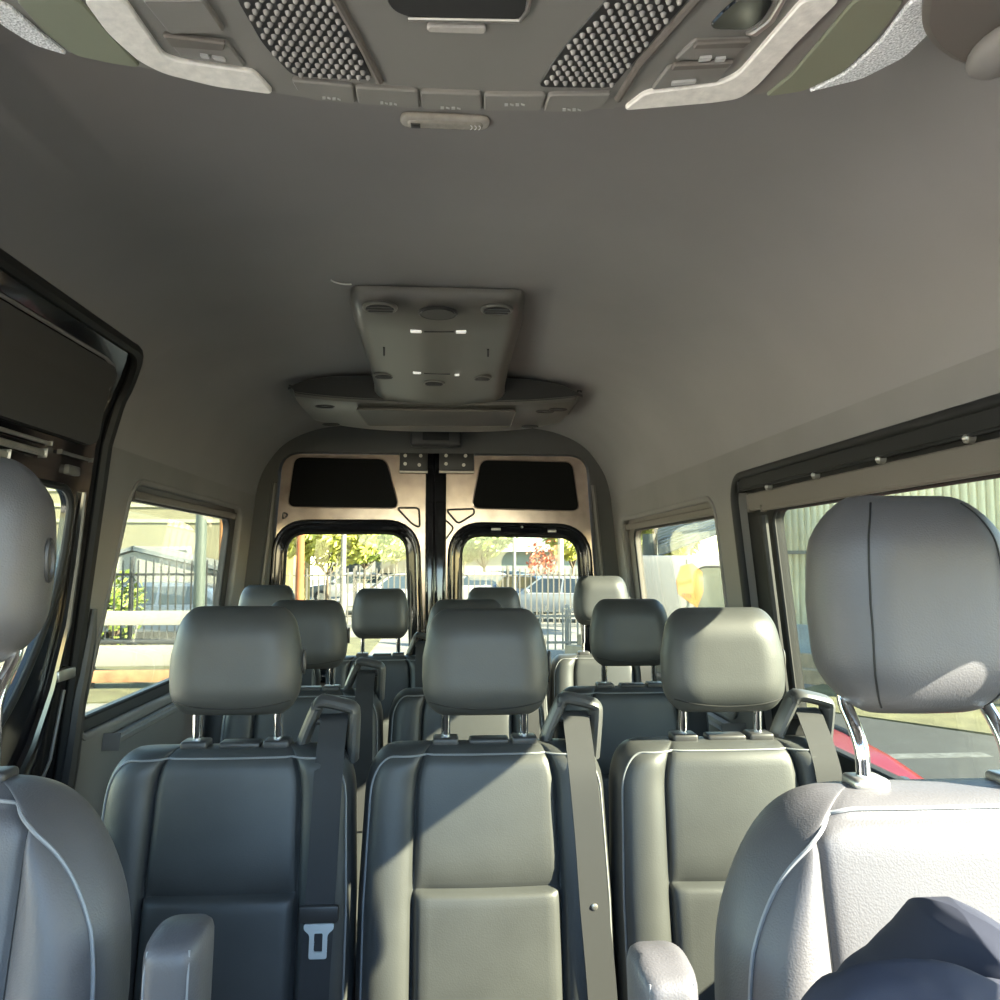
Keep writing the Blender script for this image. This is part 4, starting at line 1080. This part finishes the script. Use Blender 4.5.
def tree(nm, label, x, y, h, r, m, seed, group=None, n=2600, trunk_h=.36, lean=0):
    t = thing(nm, label, 'tree', (x, y, GZ), 0, group); rnd = random.Random(seed)
    b = MB(); top = Vector((lean, 0, h * trunk_h)); rr = .05 * h * .35
    b.tube(catmull([Vector((0, 0, -.05)), Vector((lean * .3, 0, h * trunk_h * .5)), top, top + Vector((.1, 0, h * .3))], 4), [rr * (1 - .06 * k) for k in range(13)], 8)
    blobs = [((top.x, 0, h * .66), r, .85)]
    for k in range(6):
        a = 2 * pi * k / 6 + rnd.random(); q = Vector((top.x + cos(a) * r * .75, sin(a) * r * .75, h * (.52 + .28 * rnd.random()))); blobs.append((tuple(q), r * .62, .8))
        b.tube(catmull([top - Vector((0, 0, .1)), top.lerp(q, .5) + Vector((0, 0, -.1)), q], 4), [rr * .55 * (1 - .09 * j) for j in range(9)], 6)
    b.done('trunk', BARK, t, smooth=60)
    crown('crown', blobs, n, .17 * max(1, h / 5), m, t, seed)
    return t
def bush(nm, label, x, y, h, r, m, seed, n=420, z=0, cat='shrub', group=None):
    t = thing(nm, label, cat, (x, y, GZ + z), 0, group); b = MB()
    for k in range(5):
        a = k * 1.26; b.tube([(0, 0, 0), (cos(a) * r * .3, sin(a) * r * .3, h * .5), (cos(a) * r * .5, sin(a) * r * .5, h * .75)], [.03, .022, .01], 5)
    b.done('stems', BARK, t); crown('foliage', [((0, 0, h * .55), r, h * .5 / r)] + [((cos(k * 2.1) * r * .5, sin(k * 2.1) * r * .5, h * .55), r * .6, h * .5 / r) for k in range(3)], n, .10, m, t, seed)
    return t
for k, a in enumerate((-1.7, -.4, .9, 2.2)):
    p = rs(a, 3.3, 0)
    bush('shrub', ['yellow-green shrub at the foot of the cream corrugated wall, nearest the rear pillar', 'second yellow-green shrub along the foot of the cream corrugated wall', 'third yellow-green shrub along the foot of the cream corrugated wall', 'yellow-green shrub at the far end of the row by the cream wall'][k], p.x, p.y, 1.45 + .2 * (k % 2), .40, LEAFYEL, 20 + k, group='shrubs by the corrugated wall')
# amber notice on the wall seen over the front headrest
p = PY(883, 489, 9.4)

# ---- cars
CARGL = mat('car_glass', (.03, .04, .045), .08, spec=.7); TYRE = mat('tyre_rubber', (.02, .02, .02), .8); TAIL = mat('tail_lamp_red', (.55, .02, .02), .25)
def car(nm, label, x, y, rz, col, L=4.2, W=1.72, H=1.46, group=None, boot=False, cat='car'):
    t = thing(nm, label, cat, (x, y, GZ + .012), rz, group)
    pm = mat('car_paint_%02x%02x%02x' % tuple(int(255 * min(1, c)) for c in col), col, .3, spec=.5, coat=(.1 if boot else .6))
    l = L / 2
    lower = [(-l, .30), (-l - .02, .55), (-l + .04, .74), (-l + .5, .84), (-l + 1.15, .92), (l - .35, .95), (l - .05, .90), (l, .62), (l, .30)]; cabin = [(-l + 1.05, .90), (-l + 1.75, H - .06), (-l + 2.1, H), (l - 1.0, H - .02), (l - .55, H - .14), (l - .12, .93)]
    if boot: cabin[3:] = [(l - 1.0, H - .02), (l - .70, H - .05), (l - .30, .93)]
    def body_part(P, w0, w1, nm_, m, par, bev=.05):
        z0, z1 = min(q[1] for q in P), max(q[1] for q in P); bm = bmesh.new(); vv = []
        for s in (-1, 1): vv.append([bm.verts.new((q[0], s * (w0 + (w1 - w0) * (q[1] - z0) / (z1 - z0)), q[1])) for q in P])
        bm.faces.new(vv[0]); bm.faces.new(vv[1][::-1]); n_ = len(P)
        for i in range(n_): bm.faces.new((vv[0][i], vv[1][i], vv[1][(i + 1) % n_], vv[0][(i + 1) % n_]))
        bmesh.ops.recalc_face_normals(bm, faces=bm.faces)
        bmesh.ops.bevel(bm, geom=bm.edges[:], offset=bev, segments=2, affect='EDGES', profile=.6)
        return MB().addbm(bm).done(nm_, m, par, smooth=35)
    body_part(lower, W / 2 - .03, W / 2, 'lower_body', pm, t, .07)
    body_part(cabin, W / 2 - .06, W / 2 - .22, 'roof', pm, t, .05)
    if boot:
        w1 = W / 2 - .22; b = MB(); b.plate([rrect(-l + 2.15, l - 1.05, -w1 + .09, w1 - .09, .06, 4)], lambda x_, y_: (x_, y_, H + .004), lambda x_, y_: (x_, y_, H - .03)); b.done('roof_panel', GLOSS, t, smooth=0)
        for s in (-1, 1): b = MB(); b.tube([(-l + 2.0, s * w1, H - .012), (l - .95, s * w1, H - .026)], .02, 8); b.done('roof_gutter', RUBBER, t)
    zc0, zc1 = cabin[0][1] + .04, H - .10
    def wy(z): return W / 2 - .06 + (-.16) * (z - cabin[0][1]) / (H - cabin[0][1])
    def xi(z, side):
        pts = cabin[:3] if side == 0 else cabin[:-4:-1]
        for a, c in zip(pts, pts[1:]):
            if a[1] <= z <= c[1]: return a[0] + (c[0] - a[0]) * (z - a[1]) / (c[1] - a[1])
        return pts[-1][0]
    for s in (-1, 1):
        xa0, xa1, xb0, xb1 = xi(zc0, 0) + .12, xi(zc1, 0) + .10, xi(zc0, 1) - .10, xi(zc1, 1) - .10
        cuts = [0, .48, 1]
        for k in range(len(cuts) - 1):
            f0, f1 = cuts[k] + (.015 if k else 0), cuts[k + 1] - .015
            q = [(xa0 + (xb0 - xa0) * f0, zc0), (xa0 + (xb0 - xa0) * f1, zc0), (xa1 + (xb1 - xa1) * f1, zc1), (xa1 + (xb1 - xa1) * f0, zc1)]
            b = MB(); b.plate([rpoly(q, .06, 4)], lambda x_, z_: (x_, s * (wy(z_) + .004), z_), lambda x_, z_: (x_, s * (wy(z_) - .02), z_)); b.done('side_window', CARGL, t, smooth=0)
    for side, nm_ in ((0, 'windscreen'), (1, 'rear_window')):
        za, zb = zc0, zc1; xa, xb = xi(za, side), xi(zb, side); o_ = -.006 if side == 0 else .006
        q = rpoly([(-wy(za) + .10, 0), (wy(za) - .10, 0), (wy(zb) - .08, 1), (-wy(zb) + .08, 1)], .08, 4)
        b = MB(); b.plate([q], lambda y_, f: (xa + (xb - xa) * f + o_, y_, za + (zb - za) * f), lambda y_, f: (xa + (xb - xa) * f - o_ * 4, y_, za + (zb - za) * f - .01)); b.done(nm_, CARGL, t, smooth=0)
    for sx in (-l + .78, l - .80):
        for s in (-1, 1):
            b = MB(); b.tube([(sx, s * (W / 2 - .20), .31), (sx, s * (W / 2 - .18), .31), (sx, s * (W / 2 + .0), .31), (sx, s * (W / 2 + .012), .31)], [.27, .31, .31, .27], 20); w_ = b.done('wheel', TYRE, t)
            b = MB(); b.cyl((sx, s * (W / 2 + .008), .31), (sx, s * (W / 2 + .018), .31), .19, 16); b.done('hubcap', SATIN, w_)
    for s in (-1, 1):
        b = MB(); b.rbox(-l - .03, -l + .10, s * W * .34 - .2, s * W * .34 + .2, .58, .70, .03); b.done('headlamp', WHITEPL, t)
        b = MB(); b.rbox(l - .08, l + .015, s * W * .38 - .14, s * W * .38 + .14, .66, .84, .03); b.done('tail_lamp', TAIL, t)
        b = MB(); b.rbox(-l + 1.28, -l + 1.44, s * (W / 2 - .02) - .08, s * (W / 2 - .02) + .08, .93, 1.05, .03); b.done('wing_mirror', pm, t)
    b = MB(); b.rbox(-l - .04, -l + .06, -W / 2 + .06, W / 2 - .06, .32, .52, .03); b.done('bumper', DARKPL, t)
    return t
car('car', 'low red car with a black roof parked close beside the van', 1.63, 5.05, -pi / 2, (.11, .004, .006), L=4.2, W=1.24, H=1.10, boot=True)
# parked cars behind the rear fence
white, blue, silver = (.30, .305, .31), (.03, .075, .15), (.15, .16, .17)
for (px, Y, rz, colr, lab, H_) in ((398, 31, .15, white, 'white car seen through the left rear door window behind the raised headrest', 1.5),
                                   (352, 39, .1, silver, 'silver car beyond the fence beneath the trees, left of the raised headrest', 1.45),
                                   (474, 35.5, .05, white, 'white car at the left edge of the right rear door window', 1.5),
                                   (497, 41, .0, silver, 'silver car next to the slim pole in the right rear door window', 1.5),
                                   (523, 31.5, -.9, blue, 'blue car in the middle of the right rear door window', 1.48),
                                   (556, 26.8, -.45, white, 'white hatchback beyond the fence, nearest the right rear corner seat', 1.5)):
    car('car', lab, gp(px, Y), Y, rz, colr, H=H_, group='parked cars behind the rear fence')
car('car', 'blue-grey car behind the pickets in the left side window', gp(160, 20.2), 20.2, .0, (.07, .09, .12), group='parked cars behind the rear fence')

# ---- fences
def picket_fence(nm, label, x0, x1, y, z0, z1, step, w, m, npost, rails, th=.02):
    t = thing(nm, label, 'fence', ((x0 + x1) / 2, y, GZ)); o0 = (x0 + x1) / 2; b = MB(); x = x0
    while x <= x1:
        b.add([(x - o0 - w / 2, -th / 2, z0), (x - o0 + w / 2, -th / 2, z0), (x - o0 + w / 2, th / 2, z0), (x - o0 - w / 2, th / 2, z0),
               (x - o0 - w / 2, -th / 2, z1 - w), (x - o0 + w / 2, -th / 2, z1 - w), (x - o0 + w / 2, th / 2, z1 - w), (x - o0 - w / 2, th / 2, z1 - w), (x - o0, 0, z1)],
              [(3, 2, 1, 0), (0, 1, 5, 4), (1, 2, 6, 5), (2, 3, 7, 6), (3, 0, 4, 7), (4, 5, 8), (5, 6, 8), (6, 7, 8), (7, 4, 8)])
        x += step
    b.done('pickets', m, t, smooth=0)
    for z in rails:
        b = MB(); b.box(x0 - o0, x1 - o0, th / 2, th / 2 + .03, z - .025, z + .025); b.done('rail', m, t, smooth=0)
    for k in range(npost + 1):
        x = x0 - o0 + (x1 - x0) * k / npost; b = MB(); b.rbox(x - .04, x + .04, th / 2 + .03, th / 2 + .11, -.05, z1 + .06, .008); b.done('post', m, t)
    return t
IRON = mat('dark_iron', (.035, .035, .033), .5, metal=.3); PALEM = mat('pale_picket_paint', (.19, .18, .155), .7)
picket_fence('picket_fence', 'tall iron picket fence in front of the parked cars behind the van', -4.9, 6.4, 24, .12, 1.78, .17, .040, mat('faded_picket_paint', (.10, .09, .075), .7), 5, (.35, 1.55))
picket_fence('picket_fence', 'low pale picket fence on the bare ground close behind the van', .9, 6.0, 17.0, .10, .98, .16, .035, PALEM, 3, (.25, .8))
picket_fence('picket_fence', 'dark picket fence in front of the pale building on the left', -12, -4.4, 16.6, .15, 2.0, .15, .03, IRON, 4, (.4, 1.7))
# ---- guard rails on the left
gr = thing('guard_rail', 'double white guard rail running along the grass on the left', 'guard rail', (-7.0, 12.75, GZ))
for (z0, z1, m) in ((.98, 1.20, PALEM), (.36, .68, PALEM), (.70, .76, IRON), (.12, .30, mat('rusty_brown', (.24, .12, .06), .8, var=(5, .3)))):
    b = MB(); b.rbox(-6.5, 3.3, -.03, .03, z0, z1, .012); b.done('rail', m, gr)
for k in range(7):
    x = -6.4 + k * 1.6; b = MB(); b.rbox(x - .05, x + .05, .03, .12, -.05, 1.22, .01); b.done('post', IRON, gr)
# ---- buildings, poles, trees on the left
CREAM = mat('cream_render', (.15, .14, .088), .85, var=(1.5, .08)); GREYST = MATS['grey_steel']
bd = thing('building', 'pale cream building with horizontal bands on the left of the van', 'building', (-9.2, 24, GZ))
b = MB(); b.box(-7.0, 3.2, 0, 6, 0, 6.0); b.done('wall', CREAM, bd, smooth=0)
for z in (3.1, 3.55, 4.0): b = MB(); b.box(-7.02, 3.22, -.05, 0, z, z + .10); b.done('band', mat('band_grey_green', (.24, .25, .17), .8), bd, smooth=0)
b = MB(); b.box(-7.2, 3.3, -.05, 6.2, 6.0, 6.2); b.done('roof', GREYST, bd, smooth=0)
for k in range(3):
    b = MB(); b.rbox(-5.8 + k * 3.2, -4.6 + k * 3.2, -.04, .02, 1.0, 2.4, .01); f_ = b.done('window_frame', PALEM, bd); b = MB(); b.box(-5.7 + k * 3.2, -4.7 + k * 3.2, -.05, -.04, 1.1, 2.3); b.done('pane', CARGL, f_, smooth=0)
sh = thing('shed', 'low white gabled shed with a dark roof edge in the left side window', 'shed', (gp(178, 21.4), 21.4, GZ))
b = MB(); b.plate([[(-1.6, 0), (1.6, 0), (1.6, 1.62), (-.9, 2.22), (-1.6, 2.0)]], lambda x, z: (x, 0, z), lambda x, z: (x, 2.5, z)); b.done('wall', mat('white_render', (.20, .20, .175), .8), sh, smooth=0)
for (xa, za, xb, zb) in ((-.95, 2.26, 1.75, 1.62), (-1.75, 2.0, -.9, 2.27)):
    b = MB(); b.plate([[(xa, za), (xb, zb), (xb, zb + .10), (xa, za + .10)]], lambda x, z: (x, -.1, z), lambda x, z: (x, 2.5, z)); b.done('roof', GREYST, sh, smooth=0)
def pole(nm, label, px, Y, h, r, m, cat='pole', arm=None):
    t = thing(nm, label, cat, (gp(px, Y), Y, GZ)); b = MB(); b.tube([(0, 0, -.05), (0, 0, h * .5), (0, 0, h)], [r, r * .93, r * .85], 12); b.done('shaft', m, t)
    b = MB(); b.tube([(0, 0, 0), (0, 0, .12)], r * 1.6, 12); b.done('base_collar', m, t)
    if arm:
        for z in arm: b = MB(); b.rbox(-1.0, 1.0, -.04, .04, z, z + .08, .01); b.done('crossarm', m, t)
    return t
DKGREEN = mat('dark_green_paint', (.060, .075, .062), .5)
pole('utility_pole', 'thick dark green-grey pole in the left side window', 207, 14.0, 6.5, .10, DKGREEN)
pole('utility_pole', 'rusty brown pole at the rear edge of the left side window', 228, 15.5, 6.5, .07, mat('rust_orange', (.34, .15, .05), .8, var=(5, .3)))
pole('utility_pole', 'orange-brown wooden pole in the left rear door window', 303, 19, 7.5, .10, mat('orange_wood', (.25, .075, .022), .8, var=(4, .2)), arm=(6.6,))
pole('lamp_post', 'white pole between the trees in the left rear door window', 345, 26, 7.0, .09, PALEM)
pole('lamp_post', 'slim pale pole in the middle of the right rear door window', 514, 25, 7.0, .06, PALEM, arm=(5.4,))
pole('utility_pole', 'tan pole at the right side of the right rear door window', 561, 34.3, 7.5, .13, mat('tan_wood', (.40, .33, .24), .8), arm=(6.5,))
# ---- rear: trees, houses
yb = thing('building', 'yellow building at the left edge of the left rear door window', 'building', (gp(288, 30), 32, GZ))
b = MB(); b.box(-2.4, -.05, 0, 4, 0, 6.5); b.done('wall', mat('yellow_render', (.26, .21, .08), .85, var=(2, .1)), yb, smooth=0); b = MB(); b.box(-2.6, .05, -.2, 4.2, 6.5, 6.7); b.done('roof', GREYST, yb, smooth=0)
b = MB(); b.rbox(-.8, -.3, -.03, .03, 2.2, 3.4, .01); b.done('window', CARGL, yb)
hb = thing('building', 'large grey-green shed with a ribbed roof behind the right rear door window', 'building', (gp(545, 48), 48, GZ))
b = MB(); b.box(-5.0, 6, 0, 8, 0, 2.6); b.done('wall', mat('grey_green_sheet', (.16, .19, .17), .8), hb, smooth=0)
b = MB()
for k in range(9):
    y0 = k * .9; b.add([(-5.3, y0 - .6, 2.55 + k * .36), (6.3, y0 - .6, 2.55 + k * .36), (6.3, y0 + .3, 2.85 + k * .36), (-5.3, y0 + .3, 2.85 + k * .36), (-5.3, y0 + .3, 2.91 + k * .36), (6.3, y0 + .3, 2.91 + k * .36)], [(0, 1, 2, 3), (3, 2, 5, 4)])
o = b.done('roof', mat('ribbed_roof', (.20, .24, .21), .7, var=(1, .15)), hb, smooth=0); md = o.modifiers.new('solid', 'SOLIDIFY'); md.thickness = .03
wb = thing('building', 'white building behind the trees in the left rear door window', 'building', (gp(395, 46), 46, GZ))
b = MB(); b.box(-3.6, 2.6, 0, 5, 0, 3.4); b.done('wall', MATS['white_render'], wb, smooth=0); b = MB(); b.box(-3.8, 2.8, -.3, 5.3, 3.4, 3.65); b.done('roof', GREYST, wb, smooth=0)
for k in range(3): b = MB(); b.rbox(-2.9 + k * 1.9, -2.0 + k * 1.9, -.04, .02, 1.2, 2.3, .01); b.done('window', CARGL, wb)
tree('tree', 'yellow-green tree next to the orange pole in the left rear door window', gp(330, 28.5), 28.5, 4.3, 1.25, LEAFYEL, 41)
tree('tree', 'green tree in the middle of the left rear door window', gp(366, 35), 35, 4.9, 1.45, LEAFY, 42)
tree('tree', 'yellow-green tree at the right side of the left rear door window', gp(397, 42.5), 42.5, 5.4, 1.7, LEAFYEL, 43)
tree('tree', 'green tree at the left side of the right rear door window', gp(484, 39.5), 39.5, 4.9, 1.3, LEAFY, 44)
tree('tree', 'small dark tree behind the left edge of the right rear door window', gp(464, 44.5), 44.5, 5.2, 1.2, LEAFD, 45)
tree('tree', 'yellowish tree at the right side of the right rear door window', gp(573, 38), 38, 4.9, 1.2, LEAFYEL, 46)
bush('shrub', 'red-brown shrub above the parked cars in the right rear door window', gp(543, 36), 36, 3.2, .8, mat('red_leaves', (.38, .10, .05), .6, var=(3, .4)), 47)
bush('shrub', 'green shrub behind the pickets in the left side window', gp(128, 18.0), 18.0, 1.8, .6, LEAFY, 48)
# ---- right rear window: white box van with grey windows, hazard sign, ribbed canopy
tv = thing('delivery_van', 'white van behind the orange sign in the right side window', 'van', (3.02, 9.9, GZ + .012))
b = MB(); b.rbox(-.78, .78, 0, 2.2, .35, 2.02, .10, 3); b.done('body', mat('white_van_paint', (.15, .15, .145), .35, spec=.5), tv)
for (x0, x1) in ((.14, .68),):
    b = MB(); o_ = rrect(x0, x1, 1.02, 1.88, .10, 5); b.plate([o_], lambda x, z: (x, -.012, z), lambda x, z: (x, .01, z)); w_ = b.done('rear_window', mat('grey_green_glass', (.06, .072, .06), .15, spec=.6), tv, smooth=0)
    b = MB(); b.tube([(x, -.012, z) for x, z in o_], .012, 6, closed=True); b.done('window_seal', RUBBER, w_)
for (sx, sy) in ((-.60, .45), (.60, .45), (-.60, 1.75), (.60, 1.75)):
    b = MB(); b.cyl((sx - .11, sy, .34), (sx + .11, sy, .34), .34, 20); b.done('wheel', TYRE, tv)
b = MB(); b.rbox(-.74, .74, -.06, .06, .36, .52, .02); b.done('bumper', DARKPL, tv)
sg = thing('warning_sign', 'orange six-sided warning sign on a slim post behind the right side window', 'sign', (gp(690, 8.6), 8.6, GZ))
ORG = mat('signal_orange', (.24, .110, .002), .55, var=(5, .12))
P6 = [PY(*q, 8.6) for q in ((681, 566), (692, 563), (702, 572), (703, 592), (697, 608), (678, 594), (676, 581))]
s0 = Vector(sg.location)
b = MB(); pl = rpoly([(p.x - s0.x, p.z - s0.z) for p in P6], .006, 2); b.plate([pl], lambda x, z: (x, -.012, z), lambda x, z: (x, .006, z)); o = b.done('sign_board', ORG, sg, smooth=0)
zc_ = sum(p.z for p in P6) / len(P6) - s0.z
b = MB()
for (x, z, h) in ((-.055, -.14, .05), (-.035, -.14, .05), (-.012, -.145, .045), (.010, -.15, .05), (.032, -.155, .04)): b.box(x - .005, x + .005, -.0135, -.012, zc_ + z - h / 2, zc_ + z + h / 2)
for (x, z) in ((-.045, -.125), (.02, -.135)): b.box(x - .012, x + .012, -.0135, -.012, zc_ + z - .004, zc_ + z + .004)
b.done('sign_marks', mat('sign_brown', (.09, .03, .003), .6), o, smooth=0)
b = MB(); b.tube([(.01, .02, -.05), (.01, .02, zc_ + .25)], .016, 8); b.done('post', GREYST, sg)
for k in (-.12, .12): b = MB(); b.rbox(-.03, .05, .0, .035, zc_ + k - .012, zc_ + k + .012, .004); b.done('clamp', GREYST, sg)
cn = thing('canopy_roof', 'slanting ribbed metal canopy above the white van in the right side window', 'canopy', (4.2, 13, GZ))
c0 = Vector(cn.location)
q = [PY(658, 556, 15.0), PY(748, 522, 13.2), PY(748, 494, 15.4), PY(656, 526, 17.0)]
b = MB(); N = 40; vs = []
for k in range(N + 1):
    f = k / N; a = q[0].lerp(q[3], f); c = q[1].lerp(q[2], f); off = Vector((0, -.05, .06)) * (1 if (k // 2) % 2 else 0) * 1.6; vs += [a + off - c0, c + off - c0]
b.add(vs, [(2 * k, 2 * k + 1, 2 * k + 3, 2 * k + 2) for k in range(N)]); o = b.done('roof_sheet', mat('canopy_sheet', (.15, .155, .145), .45, metal=.3, var=(3, .15)), cn, smooth=0); md = o.modifiers.new('solid', 'SOLIDIFY'); md.thickness = .02
for p in q:
    b = MB(); b.tube([Vector((p.x, p.y, GZ - .05)) - c0, p - c0 - Vector((0, 0, .05))], .05, 8); b.done('post', GREYST, cn)
pole('utility_pole', 'broad grey-green column at the rear edge of the right side window', 652, 15.5, 2.5, .17, mat('grey_green_paint', (.05, .062, .056), .6))
tree('tree', 'sunlit tree above the grey-green column in the right side window', gp(668, 21), 21, 4.4, .8, LEAFYEL, 50)
# amber strip sign hung high on the corrugated wall
p = rs(1.5, 4.36, GZ + 3.0)
# ================================================================== light, sky, camera
sun = bpy.data.lights.new('sun', 'SUN'); so = bpy.data.objects.new('sun', sun); COL.objects.link(so)
sun.energy = 62.0; sun.angle = radians(.53); sun.color = (1.0, .93, .80)
so.rotation_euler = Vector((-1.0, .50, -.68)).to_track_quat('-Z', 'Y').to_euler()
so.location = (8, -6, 8)
w = bpy.data.worlds.new('sky'); SC.world = w; w.use_nodes = True
nt = w.node_tree; bg = nt.nodes['Background']; sk = nt.nodes.new('ShaderNodeTexSky')
sk.sky_type = 'NISHITA'; sk.sun_disc = False; sk.sun_elevation = radians(28); sk.sun_rotation = math.atan2(1.0, -.50)
sk.air_density = 1.0; sk.dust_density = .2; sk.ozone_density = 1.0
nt.links.new(sk.outputs[0], bg.inputs['Color']); bg.inputs['Strength'].default_value = 1.5

cam = bpy.data.cameras.new('camera'); co = bpy.data.objects.new('camera', cam); COL.objects.link(co)
cam.sensor_fit = 'HORIZONTAL'; cam.sensor_width = 36.0; cam.lens = FPX / 1000.0 * 36.0; cam.clip_start = .02; cam.clip_end = 500
M = Matrix((Rt, Up, -F)).transposed().to_4x4()
co.matrix_world = M
SC.camera = co
# drop the masters that are not in the scene
for o in list(bpy.data.objects):
    if not o.users_collection: bpy.data.objects.remove(o)
# lift everything so that the ground lies at height 0
for o in SC.objects:
    if o.parent is None:
        if o.type == 'EMPTY' or o.type in ('CAMERA', 'LIGHT') or o.location.length > 0: o.location.z += ZC
        else: o.location.z += ZC
SC.view_settings.view_transform = 'Standard'; SC.view_settings.look = 'None'
SC.view_settings.exposure = 0.0; SC.view_settings.gamma = 1.0; SC.view_settings.use_curve_mapping = False
SC.cycles.use_denoising = True
SC.cycles.max_bounces = 10; SC.cycles.transparent_max_bounces = 16; SC.cycles.sample_clamp_indirect = 8
